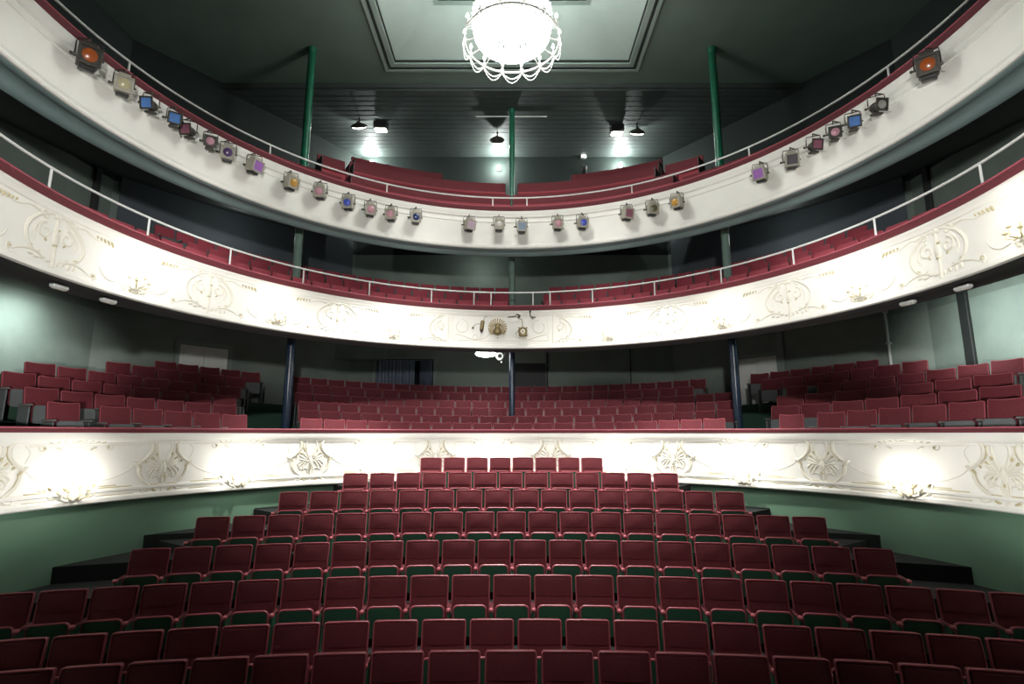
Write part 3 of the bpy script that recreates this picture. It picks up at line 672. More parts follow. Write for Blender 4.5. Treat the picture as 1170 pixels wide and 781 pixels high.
SEG1 = [
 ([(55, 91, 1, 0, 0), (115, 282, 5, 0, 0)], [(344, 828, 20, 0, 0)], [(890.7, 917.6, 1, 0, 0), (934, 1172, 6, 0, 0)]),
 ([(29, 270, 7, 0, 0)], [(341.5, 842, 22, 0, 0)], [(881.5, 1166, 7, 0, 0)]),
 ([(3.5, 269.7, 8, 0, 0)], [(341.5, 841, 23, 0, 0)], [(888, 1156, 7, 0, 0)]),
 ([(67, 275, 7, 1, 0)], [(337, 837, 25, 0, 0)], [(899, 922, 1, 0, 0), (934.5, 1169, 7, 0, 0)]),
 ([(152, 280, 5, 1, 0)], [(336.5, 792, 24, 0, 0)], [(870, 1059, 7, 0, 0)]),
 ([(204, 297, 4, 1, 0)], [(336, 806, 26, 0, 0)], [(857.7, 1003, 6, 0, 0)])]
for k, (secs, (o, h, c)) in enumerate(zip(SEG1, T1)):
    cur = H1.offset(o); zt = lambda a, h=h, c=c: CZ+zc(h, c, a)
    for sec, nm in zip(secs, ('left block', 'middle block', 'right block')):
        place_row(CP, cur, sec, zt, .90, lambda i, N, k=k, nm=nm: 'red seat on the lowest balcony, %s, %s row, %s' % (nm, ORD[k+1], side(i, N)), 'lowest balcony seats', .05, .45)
for p in CP: wipe(p)
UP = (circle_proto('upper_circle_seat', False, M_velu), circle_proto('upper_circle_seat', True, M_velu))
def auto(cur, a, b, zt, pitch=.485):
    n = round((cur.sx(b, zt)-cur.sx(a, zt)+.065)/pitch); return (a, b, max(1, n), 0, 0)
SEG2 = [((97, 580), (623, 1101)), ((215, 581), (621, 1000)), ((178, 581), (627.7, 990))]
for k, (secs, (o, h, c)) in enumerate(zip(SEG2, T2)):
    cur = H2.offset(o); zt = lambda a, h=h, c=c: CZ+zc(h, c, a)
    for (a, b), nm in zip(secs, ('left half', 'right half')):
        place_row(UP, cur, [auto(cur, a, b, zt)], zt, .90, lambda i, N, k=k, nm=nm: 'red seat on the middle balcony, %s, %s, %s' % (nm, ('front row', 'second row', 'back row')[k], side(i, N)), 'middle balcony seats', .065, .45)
for p in UP: wipe(p)
# gallery benches
def bench(a, b, o, zt, label, hb=.95, legs=3):
    cur = H3.offset(o); s0, s1 = cur.sx(a, zt), cur.sx(b, zt); n = max(6, int((s1-s0)/.2))
    p0, _ = cur.at((s0+s1)/2); t = thing('gallery_bench', label, 'bench', (0, 0, 0), 0, 'red gallery benches')
    mb = MB(); sweep(mb, cur, [(-.05, zt-.62), (-.08, zt-.6), (-.02, zt-.03), (-.005, zt), (.03, zt), (.045, zt-.02), (.045, zt-.62)], n, s0, s1); mb.build('backrest', M_vel, t)
    mb = MB(); sweep(mb, cur, [(-.42, zt-.56), (-.44, zt-.54), (-.44, zt-.49), (-.41, zt-.47), (-.09, zt-.49), (-.06, zt-.56)], n, s0, s1); mb.build('seat_cushion', M_velc, t)
    mb = MB(); sweep(mb, cur, [(-.38, zt-hb), (-.38, zt-.565), (0, zt-.565), (0, zt-hb)], n, s0, s1); mb.build('bench_base', M_velc, t)
    for s in (s0-.012, s1+.012):
        mb = MB(); P, nn = cur.at(min(max(s, cur.s[0]), cur.s[-1])); rz = math.atan2(-nn[0], nn[1]); M = Matrix.Rotation(rz, 3, 'Z'); c = Vector((P[0], P[1], zt-.48))+M @ Vector((0, -.18, 0))
        c.z = zt-.60; mb.bbox(c, (.024, .5, .74), .01, M); mb.build('end_panel', M_black, t)
bench(396, 583, .95, CZ+6.62, 'red velvet gallery bench, front row, left of the middle column')
bench(586, 774, .95, CZ+6.62, 'red velvet gallery bench, front row, right of the middle column')
bench(400, 577, 1.75, CZ+7.36, 'red velvet gallery bench, second row, left of the middle column')
bench(592, 752, 1.75, CZ+7.36, 'red velvet gallery bench, second row, right of the middle column')
bench(402, 505, 2.55, CZ+7.95, 'short red gallery bench, back row, left, below the wall lamp')
bench(653, 756, 2.55, CZ+7.95, 'short red gallery bench, back row, right, below the wall lamp')
bench(292, 390, .95, CZ+6.42, 'dim red gallery bench behind the left green column')
bench(780, 880, .95, CZ+6.42, 'dim red gallery bench behind the right green column')
bench(760, 803, 1.75, CZ+7.30, 'short red gallery bench, second row, next to the right green column')
bench(363, 394, 1.75, CZ+7.30, 'short red gallery bench, second row, next to the left green column')
# ================================================================== COLUMNS
def column(x, y, z0, z1, r, m, label):
    t = thing('iron_column', label, 'column', (x, y, z0)); h = z1-z0
    mb = MB(); mb.lathe([(r*1.03, .10), (r, .5), (r*.97, h-.12)], (0, 0, 0), 20); mb.build('shaft', m, t)
    mb = MB(); mb.lathe([(r*1.6, 0), (r*1.6, .05), (r*1.25, .08), (r*1.05, .12)], (0, 0, 0), 20); mb.build('base', m, t)
    mb = MB(); mb.lathe([(r*.98, h-.13), (r*1.12, h-.10), (r*1.12, h-.06), (r*1.3, h-.03), (r*1.3, h)], (0, 0, 0), 20); mb.build('capital', m, t)
for sg, nm in ((-1, 'left'), (1, 'right')):
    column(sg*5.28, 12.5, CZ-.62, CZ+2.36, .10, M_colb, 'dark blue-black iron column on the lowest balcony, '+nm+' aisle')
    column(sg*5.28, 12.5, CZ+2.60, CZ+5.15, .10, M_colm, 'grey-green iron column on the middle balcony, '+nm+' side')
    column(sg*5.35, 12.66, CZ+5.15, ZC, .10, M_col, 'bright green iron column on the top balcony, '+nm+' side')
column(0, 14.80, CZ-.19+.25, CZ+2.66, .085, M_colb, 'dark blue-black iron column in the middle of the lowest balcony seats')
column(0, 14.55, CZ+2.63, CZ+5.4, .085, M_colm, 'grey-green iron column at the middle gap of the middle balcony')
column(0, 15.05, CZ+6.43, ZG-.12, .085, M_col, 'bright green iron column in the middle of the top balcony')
# ================================================================== STAGE LANTERNS
GEL = {'orange': (.38, .09, .02), 'cream': (.55, .50, .30), 'blue': (.10, .25, .62), 'mauve': (.30, .12, .17), 'pink': (.62, .32, .38), 'violet': (.10, .06, .16), 'purple': (.36, .16, .50), 'amber': (.55, .30, .05), 'navy': (.02, .04, .13), 'lilac': (.55, .42, .52), 'pale': (.62, .60, .55), 'slate': (.22, .30, .40), 'olive': (.12, .12, .06), 'smoke': (.10, .09, .10), 'royal': (.08, .12, .55), 'grey': (.28, .29, .26)}
GM = {k: mat(k+'_gel', v, .25, .12, 10, spec=.6) for k, v in GEL.items()}
LAN = [(101, 81, 'orange', 'L', .2, 0), (141, 110, 'cream', 'M', .15, 0), (172, 130, 'blue', 'D', -.5, 1), (199, 145, 'blue', 'D', .15, 1), (216, 157, 'mauve', 'D', -.5, 1), (240, 169, 'pink', 'D', .1, 1), (260, 181, 'violet', 'M', .1, 0), (290, 194, 'purple', 'M', .75, 0), (332, 212, 'amber', 'M', .6, 0), (366, 222, 'pink', 'M', -.2, 0), (398, 234, 'royal', 'M', -.2, 0), (423, 241, 'pink', 'M', .15, 0), (447, 246, 'pink', 'M', -.2, 0), (475, 249, 'navy', 'M', .1, 0), (536, 257, 'lilac', 'M', .5, 0), (570, 257, 'pale', 'M', .1, 0), (596, 259, 'slate', 'M', .1, 0), (637, 256, 'pink', 'M', .2, 0), (665, 255, 'royal', 'M', .35, 0), (716, 245, 'mauve', 'M', .5, 0), (745, 240, 'olive', 'M', .35, 0), (774, 233, 'amber', 'M', -.5, 0), (869, 203, 'purple', 'M', -.4, 0), (904, 189, 'smoke', 'M', .1, 0), (930, 173, 'mauve', 'D', .5, 1), (953, 160, 'pink', 'D', .1, 1), (975, 149, 'blue', 'D', .1, 1), (1002, 132, 'grey', 'D', .6, 1), (1060, 91, 'orange', 'L', -.1, 0)]
NAMES = {'orange': 'large dark lantern with orange filter', 'cream': 'pale lantern with cream filter', 'blue': 'dark lantern with blue filter', 'mauve': 'lantern with mauve filter', 'pink': 'lantern with pink filter', 'violet': 'pale lantern with dark violet filter', 'purple': 'pale lantern with purple filter', 'amber': 'pale lantern with amber filter', 'navy': 'pale lantern with navy filter', 'lilac': 'turned lantern with square lilac filter', 'pale': 'pale lantern with clear lens', 'slate': 'lantern with square grey-blue filter', 'olive': 'pale lantern with dark olive lens', 'smoke': 'lantern with square dark filter', 'royal': 'pale lantern with royal blue lens', 'grey': 'dark lantern with grey lens'}
for i, (px, py, g, typ, yaw, drk) in enumerate(LAN):
    zz = CZ+5.25; s = H3.sx(px, zz)
    for _ in range(3):     # settle on the fascia face at the seen height
        P, n = H3.at(s); Q = P-n*.20; k = Q[1]/ray(px, py)[1]; zz = CZ+ray(px, py)[2]*k; s = H3.offset(-.20).sx(px, zz)
        P2, n = H3.offset(-.20).at(s)
    rn = math.atan2(-n[0], n[1]); rz = .85*math.atan2(-P2[0], P2[1]); k = {'L': 1.15, 'M': 1.0, 'D': .85}[typ]
    ws = ' from the left' if i < 14 else ''; j = 29-i
    lab = '%s on the top balcony front, %s' % (NAMES[g], (('leftmost' if i == 0 else ORD[i+1]+' lantern from left') if i < 15 else ('rightmost' if j == 1 else ORD[j]+' lantern from right')))
    t = thing('stage_lantern', lab, 'stage light', (P2[0], P2[1], zz), rz, 'stage lanterns on the top balcony front')
    MY = Matrix.Rotation(yaw, 3, 'Z') @ Matrix.Rotation(math.radians(14), 3, 'X')
    def V(x, y, z): return MY @ Vector((x*k, y*k, z*k))
    body = M_lampd if (drk or typ == 'L') else M_lamp
    mb = MB()
    if typ == 'D':
        Mx = MY @ Matrix.Rotation(PI/2, 3, 'X'); mb.lathe([(.05*k, -.14*k), (.085*k, -.11*k), (.10*k, -.02*k), (.10*k, .09*k), (.11*k, .11*k), (.11*k, .12*k)], (0, 0, 0), 14, Mx)
        for x in (-.05, .05): mb.tube([V(x, .02, -.09), V(x, .02, -.135)], .012, 6); mb.ball(V(x, .02, -.14), .016, 8, 5)
    else:
        mb.bbox((0, 0, 0), (.22*k, .24*k, .25*k), .02, MY); mb.bbox(V(0, .01, .14), (.15*k, .18*k, .05*k), .012, MY)
        for q in range(3): mb.bbox(V(0, -.05+.05*q, .17), (.16*k, .02*k, .03*k), .004, MY)
    bd = mb.build('lantern_body', body, t)
    mb = MB(); mb.bbox(V(0, .0, -.145), (.17*k, .17*k, .05*k), .012, MY); mb.build('base_vent', M_black if typ != 'D' else M_lampd, bd)
    mb = MB(); w = .115*k; y = -.135*k
    for (cx, cz, sx, sz) in ((0, .108, .25, .03), (0, -.108, .25, .03), (-.11, 0, .03, .19), (.11, 0, .03, .19)): mb.bbox(V(cx, -.135, cz), (sx*k, .03*k, sz*k), .005, MY)
    mb.build('filter_frame', M_lamp if typ == 'M' else M_lampd, t)
    sq = g in ('lilac', 'slate', 'smoke', 'blue', 'mauve', 'purple')
    mb = MB(); Mx = MY @ Matrix.Rotation(PI/2, 3, 'X')
    if sq: mb.bbox(V(0, -.135, 0), (.19*k, .012*k, .19*k), .004, MY)
    else: mb.lathe([(.082*k, 0), (.082*k, .014), (.05*k, .03), (.01*k, .036)], V(0, -.125, 0), 18, Mx)
    mb.build('filter', GM[g], t, label=g+' filter')
    if not sq:
        mb = MB(); mb.bbox(V(0, -.122, 0), (.2*k, .012*k, .2*k), .004, MY); mb.build('front_plate', M_lamp if typ == 'M' else M_lampd, t)
    mb = MB(); yk = .14*k
    mb.tube([(-yk, 0, 0), (-yk, .01, .16*k), (-yk*.95, .01, .235*k), (yk*.95, .01, .235*k), (yk, .01, .16*k), (yk, 0, 0)], .009, 6); mb.build('yoke', M_lampd, t)
    mb = MB(); mb.tube([(-yk-.035, 0, 0), (-yk+.03, 0, 0)], .016, 8); mb.ball((-yk-.04, 0, 0), .022, 8, 5); mb.build('tilt_knob', M_lampd, t)
    mb = MB(); mb.tube([(yk+.025, 0, 0), (yk-.03, 0, 0)], .016, 8); mb.build('tilt_knob', M_lampd, t)
    mb = MB(); zt_ = .235*k; cl = Matrix.Rotation(rn-rz, 3, 'Z') @ Vector((0, .20, zt_+.06)); mb.tube([(0, .01, zt_-.01), (0, .01, zt_+.05), cl], .012, 7); mb.bbox(cl*.97+Vector((0, 0, .03*zt_)), (.05, .05, .06), .008); mb.build('clamp', M_lampd, t)
    mb = MB(); Rn = Matrix.Rotation(rn-rz, 3, 'Z'); mb.tube([V(.06, .10, -.02), Rn @ Vector((.10, .17, -.12)), Rn @ Vector((.18, .19, -.03)), Rn @ Vector((.15, .19, .12))], .005, 5); mb.build('cable', M_relief, t)
# ================================================================== CENTRE EQUIPMENT ON THE MIDDLE FRONT
s = H2.sx(568.5, CZ+2.6); P, n = H2.at(s); rz = math.atan2(-n[0], n[1]); zc0 = atY(568.5, 374, P[1]-.06)[2]
t = thing('sunburst_emblem', 'brass sunburst emblem at the centre of the middle balcony front', 'emblem', (P[0], P[1]-.05, zc0), rz)
mb = MB()
for q in range(17):
    a = math.radians(-38+256*q/16); ca, sa = math.cos(a), math.sin(a); wv = .014
    pts = [(.10, -.008), (.235, -wv), (.235, wv), (.10, .008)]
    vs = [(u*ca-v*sa, y, u*sa+v*ca) for y in (-.02, .0) for u, v in pts]; mb.add(vs, [(0, 1, 2, 3), (7, 6, 5, 4), (0, 4, 5, 1), (1, 5, 6, 2), (2, 6, 7, 3), (3, 7, 4, 0)])
mb.build('rays', M_brass, t, smooth=False)
mb = MB(); mb.lathe([(.01, -.20), (.045, -.19), (.10, -.15), (.115, -.10), (.085, -.04), (.06, 0), (.075, .04), (.075, .07), (.03, .10), (.005, .11)], (0, -.035, 0), 16, Matrix.Diagonal((1, .45, 1))); mb.build('vase', M_brass, t)
for g in (-1, 1):
    mb = MB(); mb.tube([(g*.08, -.02, -.13), (g*.15, -.03, -.16), (g*.19, -.03, -.10), (g*.15, -.03, -.08)], [.016, .016, .012, .008], 7); mb.build('scroll', M_brass, t)
mb = MB(); mb.ball((0, -.03, -.26), .016, 8, 5); mb.build('finial', M_brass, t)
def on_front2(px, py, d=.06):
    s = H2.sx(px, CZ+2.6); P, n = H2.at(s); Q = P-n*d; return (Q[0], Q[1], atY(px, py, Q[1])[2]), math.atan2(-n[0], n[1])
loc, rz = on_front2(550.5, 372, .09)
t = thing('cylinder_lamp', 'small brass cylindrical lamp left of the sunburst emblem', 'lamp', loc, rz)
Mt = Matrix.Rotation(.14, 3, 'Y'); mb = MB(); mb.lathe([(.045, -.09), (.05, -.08), (.05, .12), (.04, .13)], (0, 0, 0), 14, Mt); mb.build('lamp_body', M_brass, t)
mb = MB(); mb.lathe([(.008, -.17), (.035, -.14), (.045, -.09)], (0, 0, 0), 12, Mt); mb.build('nozzle', M_lampd, t)
mb = MB(); mb.tube([(.03, 0, .13), (.06, .0, .22), (.10, .05, .26), (.12, .09, .26)], .008, 6); mb.tube([(-.04, 0, .05), (-.16, .0, .04), (-.22, .02, -.03)], .006, 6); mb.ball((-.225, .03, -.05), .03, 8, 6); mb.build('hanging_arm', M_brass, t)
loc, rz = on_front2(597.5, 379, .14)
t = thing('round_projector', 'round brass projector with pale lens right of the sunburst emblem', 'projector', loc, rz)
mb = MB(); Mx = Matrix.Rotation(PI/2, 3, 'X'); mb.lathe([(.04, -.12), (.085, -.10), (.10, -.04), (.11, .05), (.115, .07), (.09, .08)], (0, 0, 0), 16, Mx); mb.build('projector_body', M_brass, t)
mb = MB(); mb.lathe([(.062, .078), (.05, .088), (.01, .092)], (0, 0, 0), 16, Mx); mb.build('lens', M_relief, t, label='pale lens')
mb = MB(); mb.lathe([(.022, .086), (.02, .10), (.004, .104)], (0, 0, 0), 12, Mx); mb.build('lens_cap', M_brass, t)
for q in range(4):
    a = PI/4+q*PI/2; mb = MB(); mb.tube([(.10*math.cos(a), -.04, .10*math.sin(a)), (.155*math.cos(a), -.05, .155*math.sin(a))], .014, 6); mb.build('wing_screw', M_brass, t)
mb = MB(); mb.tube([(0, 0, .11), (-.01, 0, .24), (-.02, .05, .33), (-.12, .06, .37)], .009, 6); mb.tube([(-.10, -.01, .06), (-.17, .02, -.02), (-.16, .03, -.12), (-.08, .03, -.14)], .006, 6); mb.build('hanger', M_brass, t)
loc, rz = on_front2(592, 361, .09)
t = thing('pipe_clamp', 'small dark clamp and rod above the round projector', 'clamp', loc, rz)
mb = MB(); mb.tube([(-.26, 0, -.02), (-.05, 0, 0)], .012, 7); mb.tube([(-.05, 0, .03), (.0, 0, .05), (.05, 0, .02), (.04, 0, -.03), (-.02, 0, -.02)], .016, 7); mb.build('rod', M_lampd, t)
mb = MB(); mb.bbox((.03, 0, 0), (.06, .06, .05), .01); mb.build('clamp_jaw', M_lampd, t)
loc, rz = on_front2(606, 359, .09)
t = thing('hook_bracket', 'dark hook bracket hanging just below the cushion, right of the projector', 'bracket', loc, rz)
mb = MB(); mb.tube([(0, 0, .14), (0, 0, -.02), (.03, -.01, -.08), (.09, -.02, -.09), (.14, -.02, -.07)], .013, 7); mb.build('hook', M_lampd, t)
mb = MB(); mb.bbox((0, .01, .09), (.05, .05, .08), .01); mb.tube([(.06, -.01, -.13), (.07, -.02, -.05)], .012, 6); mb.build('bracket_plate', M_lampd, t)
# ================================================================== LAMPS
def disc_lamp(name, loc, r, label, tilt, power, cat='ceiling lamp'):
    t = thing(name, label, cat, loc); M = Matrix.Rotation(tilt, 3, 'X')
    mb = MB(); mb.lathe([(.05, .14), (.07, .10), (r*.7, .06), (r, .0), (r*.97, -.01)], (0, 0, 0), 22, M); mb.build('lamp_shade', M_lampd, t)
    mb = MB(); mb.lathe([(r*.94, -.005), (r*.8, -.04), (r*.4, -.07), (.01, -.08)], (0, 0, 0), 22, M); mb.build('diffuser', M_bulb2, t)
    mb = MB(); mb.tube([(0, 0, .10), (0, 0, .30)], .02, 8); mb.build('stem', M_black, t)
    light('lamp_light', 'POINT', (loc[0], loc[1]+.22*math.sin(tilt), loc[2]-.22*math.cos(tilt)), power, (.95, 1, .97), .08)
def flood(loc, label, power):
    t = thing('ceiling_floodlight', label, 'flood light', loc)
    mb = MB(); mb.bbox((0, 0, 0), (.42, .3, .22), .02); mb.build('housing', M_black, t)
    mb = MB(); mb.bbox((0, .04, -.12), (.36, .22, .03), .01); mb.build('glass', M_bulb2, t)
    mb = MB(); mb.tube([(-.23, 0, 0), (-.23, 0, .14), (.23, 0, .14), (.23, 0, 0)], .012, 6); mb.build('bracket', M_black, t)
    o = light('flood_light', 'SPOT', (loc[0], loc[1]+.1, loc[2]-.16), power, (.95, 1, .97), .1, spot_size=math.radians(130), spot_blend=.8); o.rotation_euler = (math.radians(60), 0, 0)
zl = ZG-.42
A = atZ(410, 144, zl); disc_lamp('ceiling_lamp', tuple(A), .26, 'round lit ceiling lamp over the gallery, left beside black floodlight', .75, 30)
A = atZ(728, 151, zl); disc_lamp('ceiling_lamp', tuple(A), .26, 'round lit ceiling lamp over the gallery, right beside black floodlight', .75, 30)
A = atZ(568, 160, zl); disc_lamp('ceiling_lamp', tuple(A), .24, 'shallow dish lamp below the gallery ceiling, left of middle column', 1.0, 20)
A = atZ(435, 144, ZG-.27); flood(tuple(A), 'black box floodlight on the gallery ceiling, left', 60)
A = atZ(705, 148, ZG-.27); flood(tuple(A), 'black box floodlight on the gallery ceiling, right', 60)
for px, py, lab, pw in ((425, 185, 'bright bare wall lamp at the back of the gallery, left', 170), (570, 191, 'bright bare wall lamp at the back of the gallery, beside middle column', 170), (709, 188, 'bright bare wall lamp at the back of the gallery, right', 170)):
    A = atY(px, py, 17.78); t = thing('wall_lamp', lab, 'wall light', tuple(A))
    mb = MB(); mb.lathe([(.09, 0), (.09, .02), (.05, .03), (.05, .09)], (0, .12, 0), 16, Matrix.Rotation(PI/2, 3, 'X')); mb.build('wall_plate', M_white, t)
    mb = MB(); mb.ball((0, -.03, 0), .06, 14, 8); mb.build('bulb', M_bulb, t)
    light('gallery_wall_light', 'POINT', (A[0], A[1]-.22, A[2]+.02), pw, (.93, 1, .97), .06)
for px, py, lab in ((465, 174, 'small white emergency light box high on the gallery wall, left'), (667, 178, 'small white emergency light box high on the gallery wall, right')):
    A = atY(px, py, 17.8); t = thing('mounted_emergency_light', lab, 'emergency light', (A[0], 17.84, A[2]))
    mb = MB(); mb.bbox((0, 0, 0), (.20, .12, .14), .015); mb.build('housing', M_white, t)
    mb = MB(); mb.bbox((0, -.065, 0), (.16, .012, .10), .004); mb.build('cover', M_bulb2, t)
A = atY(440, 192, 17.5); t = thing('gallery_spotlight', 'grey cylindrical spotlight on the gallery back wall, left', 'spotlight', (A[0], 17.6, A[2]))
mb = MB(); mb.lathe([(.10, -.18), (.12, -.14), (.12, .14), (.09, .18)], (0, 0, 0), 16); mb.build('lantern_body', M_grey, t); mb = MB(); mb.tube([(0, .02, .1), (0, .28, .14)], .02); mb.build('arm', M_black, t)
A = atY(668, 192, 17.5); t = thing('gallery_spotlight', 'dark spotlight on the gallery back wall, right of the middle column', 'spotlight', (A[0], 17.6, A[2]))
mb = MB(); mb.lathe([(.07, -.14), (.10, -.10), (.10, .10), (.07, .14)], (0, 0, 0), 16, Matrix.Rotation(.6, 3, 'X')); mb.build('lantern_body', M_black, t); mb = MB(); mb.tube([(0, .02, .08), (0, .28, .18)], .02); mb.build('arm', M_black, t)
A = atY(582, 125, 15.2); t = thing('lighting_bar', 'pale lighting bar fixed across the gallery ceiling, behind the middle column', 'bar', (0, 15.3, ZG-.18))
mb = MB(); mb.tube([(-1.15, 0, 0), (1.1, 0, 0)], .02, 8); mb.build('bar', M_rail, t)
for x in (-1, 0, 1): mb = MB(); mb.tube([(x, 0, 0), (x, 0, .06)], .015); mb.build('hanger', M_black, t)
# lamp under the middle balcony
A = atZ(555, 404, CZ+2.22); t = thing('oval_lamp', 'bright oval lamp under the middle balcony, left of the middle column', 'ceiling lamp', tuple(A))
mb = MB(); mb.ball((0, 0, 0), .30, 20, 8, (1, .9, .30)); mb.build('diffuser', M_bulb2, t); mb = MB(); mb.lathe([(.22, .05), (.24, .10), (.2, .16), (.05, .24), (.05, .5)], (0, 0, 0), 18); mb.build('mounting', M_white, t)
light('oval_lamp_light', 'POINT', (A[0], A[1], A[2]-.25), 14, (.95, 1, .97), .15)
A = atZ(571, 407, CZ+2.2); t = thing('hanging_projector', 'small white projector beside the oval lamp under the middle balcony', 'projector', tuple(A))
mb = MB(); Mx = Matrix.Rotation(PI/2, 3, 'X'); mb.lathe([(.06, -.10), (.11, -.06), (.12, .06), (.10, .09)], (0, 0, 0), 16, Mx); mb.build('projector_body', M_white, t)
mb = MB(); mb.lathe([(.06, .09), (.05, .10), (.01, .104)], (0, 0, 0), 14, Mx); mb.build('lens', M_black, t)
mb = MB(); mb.tube([(-.13, 0, 0), (-.14, 0, .16), (.14, 0, .16), (.13, 0, 0)], .014, 6); mb.tube([(0, 0, .16), (0, 0, .5)], .02, 7); mb.build('yoke', M_white, t)
mb = MB(); mb.bbox((.05, 0, -.16), (.05, .05, .06), .01); mb.build('tilt_knob', M_white, t)
# small lamps on the rim below the middle balcony
for px, py, sd in ((68, 329, 'left'), (124, 345, 'left'), (1100, 333, 'right'), (1037, 355, 'right')):
    cur = H2.offset(.3); s = cur.sx(px, Z2B); P, n = cur.at(s); t = thing('rim_spotlight', 'small pale lamp under the middle balcony rim, %s side, %s the frame edge' % (sd, 'nearer' if px in (68, 1100) else 'further from'), 'lamp', (P[0], P[1], Z2B), math.atan2(-n[0], n[1]))
    mb = MB(); mb.bbox((0, 0, -.03), (.24, .09, .06), .012); mb.build('housing', M_white, t); mb = MB(); mb.bbox((0, 0, -.065), (.2, .06, .012), .004); mb.build('diffuser', M_relief, t)
# ================================================================== CHANDELIER
ch = np.array([0, 9.91, CZ+8.12]); t = thing('chandelier', 'huge lit crystal chandelier hanging below the coffered ceiling', 'chandelier', tuple(ch))
mb = MB()
mb.tube([(math.cos(2*PI*q/56), math.sin(2*PI*q/56), .02) for q in range(56)], .022, 8, True)
for q in range(14):
    a = 2*PI*q/14; mb.tube([(.70*math.cos(a), .70*math.sin(a), .12), (.99*math.cos(a), .99*math.sin(a), .02)], .012, 6)
mb.build('hoop', M_hoop, t)
mb = MB()
for i in range(11):
    f = i/10; rr_ = .77*math.cos(PI/2*f); zz_ = .20-.34*math.sin(PI/2*f); nb = max(6, int(2*PI*rr_/.085))
    for q in range(nb):
        a = 2*PI*(q+.5*(i % 2))/nb; mb.ball((rr_*math.cos(a), rr_*math.sin(a), zz_), .046, 6, 4)
mb.build('crystal_bowl', M_crys, t)
mb = MB()
for q in range(40):
    a = 2*PI*q/40
    for j in range(9): f = j/8; r_ = .78+.10*math.sin(PI*f)-.25*f*f; mb.ball((r_*math.cos(a), r_*math.sin(a), .2+.95*f), .034, 5, 4)
mb.build('crystal_tent', M_crys, t)
for q in range(14):
    a0 = 2*PI*q/14
    for zz in (0,):
        mb = MB()
        for j in range(11):
            f = j/10; a = a0+2*PI/14*f; mb.ball((1.02*math.cos(a), 1.02*math.sin(a), zz-.13*math.sin(PI*f)), .018, 6, 4)
            mb.ball((1.035*math.cos(a), 1.035*math.sin(a), zz-.22*math.sin(PI*f)), .013, 6, 4)
        mb.tube([(1.02*math.cos(a0+2*PI/14*j/10), 1.02*math.sin(a0+2*PI/14*j/10), zz-.13*math.sin(PI*j/10)) for j in range(11)], .006, 5); mb.tube([(1.035*math.cos(a0+2*PI/14*j/10), 1.035*math.sin(a0+2*PI/14*j/10), zz-.22*math.sin(PI*j/10)) for j in range(11)], .005, 5)
        mb.build('bead_swag', M_crys2, t)
    mb = MB(); c, s_ = math.cos(a0), math.sin(a0); mb.lathe([(.02, .0), (.05, .01), (.03, .03), (.016, .035), (.016, .12)], (1.0*c, 1.0*s_, .06), 10); cd = mb.build('candle_holder', M_rail, t)
    mb = MB(); mb.lathe([(.008, 0), (.03, .03), (.026, .06), (.004, .12)], (1.0*c, 1.0*s_, .18), 8); mb.build('bulb', M_bulb, cd)
mb = MB(); mb.lathe([(.62, 1.12), (.60, 1.16), (.3, 1.25), (.05, 1.32), (.02, 1.4), (.02, 2.65), (.14, 2.7), (.14, 2.76)], (0, 0, 0), 24); mb.build('stem', M_rail, t)
# ================================================================== LIGHTS
light('chandelier_light', 'POINT', (ch[0], ch[1], ch[2]-.45), 210, (1, .98, .95), .4)
light('chandelier_uplight', 'POINT', (ch[0], ch[1], ch[2]+1.45), 300, (.93, 1, .97), .3)
def aim(o, p): o.rotation_euler = (Vector(p)-o.location).to_track_quat('-Z', 'Y').to_euler()
o = light('hall_fill_spot', 'SPOT', (ch[0], ch[1], ch[2]-.5), 8500, (1, .97, .95), .4, spot_size=math.radians(58), spot_blend=1.0); aim(o, (0, 9.6, 1.2))  # added spot: brightens the middle stalls and lets the corners fall dark
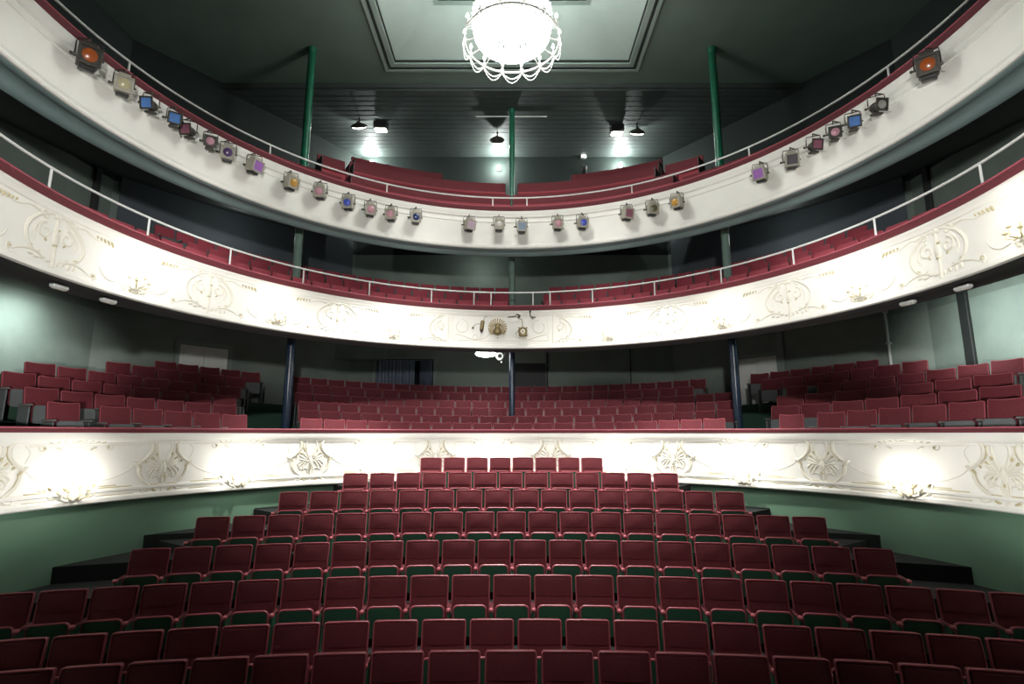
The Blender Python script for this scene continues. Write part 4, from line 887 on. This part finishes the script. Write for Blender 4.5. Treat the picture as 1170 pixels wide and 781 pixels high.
# unseen fill spots added near the stage to brighten the balcony fronts and seats
def stage_fill(az, z, dz, power, half, blend):
    a = math.radians(az); o = light('stage_fill_light', 'SPOT', (math.sin(a)*1.2, -1.0, CZ+z), power, (1, .985, .96), .2, spot_size=math.radians(2*half), spot_blend=blend)
    aim(o, (o.location.x+math.sin(a)*10, o.location.y+math.cos(a)*10, o.location.z+dz))
for az, pw in ((-56, 5600), (-36, 2800), (-18, 2300), (0, 2300), (18, 2300), (36, 2800), (56, 5600)): stage_fill(az, 2.2, 1.35 if abs(az) < 50 else 2.0, pw, 15, .7)
for az, pw in ((-44, 500), (-25, 3600), (-8.5, 5600), (8.5, 5600), (25, 3600), (44, 500)): stage_fill(az, 7.6, -4.9, pw, 10.5, .8)
o = light('stage_fill_light', 'SPOT', (0, -1.0, CZ+4.2), 1400, (1, .985, .96), .3, spot_size=math.radians(54), spot_blend=1.0); aim(o, (0, 11.0, 1.4))  # unseen fill added to light the seat fronts in the middle stalls
for az, pw in ((-62, 5200), (-42, 3400), (42, 3400), (62, 5200)):     # unseen fill spots added below rail height to whiten the lowest front's sides
    a = math.radians(az); o = light('low_fill_spot', 'SPOT', (math.sin(a)*1.6, -.6, CZ-.35), pw, (1, .985, .96), .15, spot_size=math.radians(26), spot_blend=.7)
    aim(o, (o.location.x+math.sin(a)*10, o.location.y+math.cos(a)*10, o.location.z+.35))
for sg in (-1, 1):      # unseen lamps, added where the circle's side walls are lit
    o = light('circle_wall_spot', 'SPOT', (sg*(9.25 if sg < 0 else 8.7), 10.2, CZ+2.3), 70 if sg < 0 else 130, (.90, 1, .96), .12, spot_size=math.radians(150), spot_blend=.6)
    aim(o, (sg*10.2, 10.4, CZ+1.75))
    o = light('hall_fill_spot', 'SPOT', (ch[0]+sg*.5, ch[1], ch[2]-.5), 6500, (1, .98, .94), .3, spot_size=math.radians(30), spot_blend=1.0); aim(o, (sg*4.5, 11.7, 1.5))  # extra unseen spots added to brighten the green stalls wall
for x, y, p in ((-1.1, 17.0, 16), (-7.3, 13.6, 14), (7.3, 13.6, 14)): light('upper_circle_light', 'POINT', (x, y, CZ+5.5), p, (.9, 1, .95), .12)  # added without fixtures: one for the glow by the column, two as fill
w = bpy.data.worlds.new('World'); bpy.context.scene.world = w; w.use_nodes = True
w.node_tree.nodes['Background'].inputs[0].default_value = (.02, .025, .024, 1); w.node_tree.nodes['Background'].inputs[1].default_value = .15
# ================================================================== CAMERA
cam = bpy.data.cameras.new('camera'); cam.sensor_width = 36; cam.lens = 36*F/1170; cam.clip_end = 100
co = bpy.data.objects.new('camera', cam); C.objects.link(co); co.location = (0, 0, CZ); co.rotation_euler = (PI/2+TH, 0, 0)
sc = bpy.context.scene; sc.camera = co
sc.view_settings.view_transform = 'Standard'; sc.view_settings.look = 'None'; sc.view_settings.exposure = 0; sc.view_settings.gamma = 1; sc.view_settings.use_curve_mapping = False
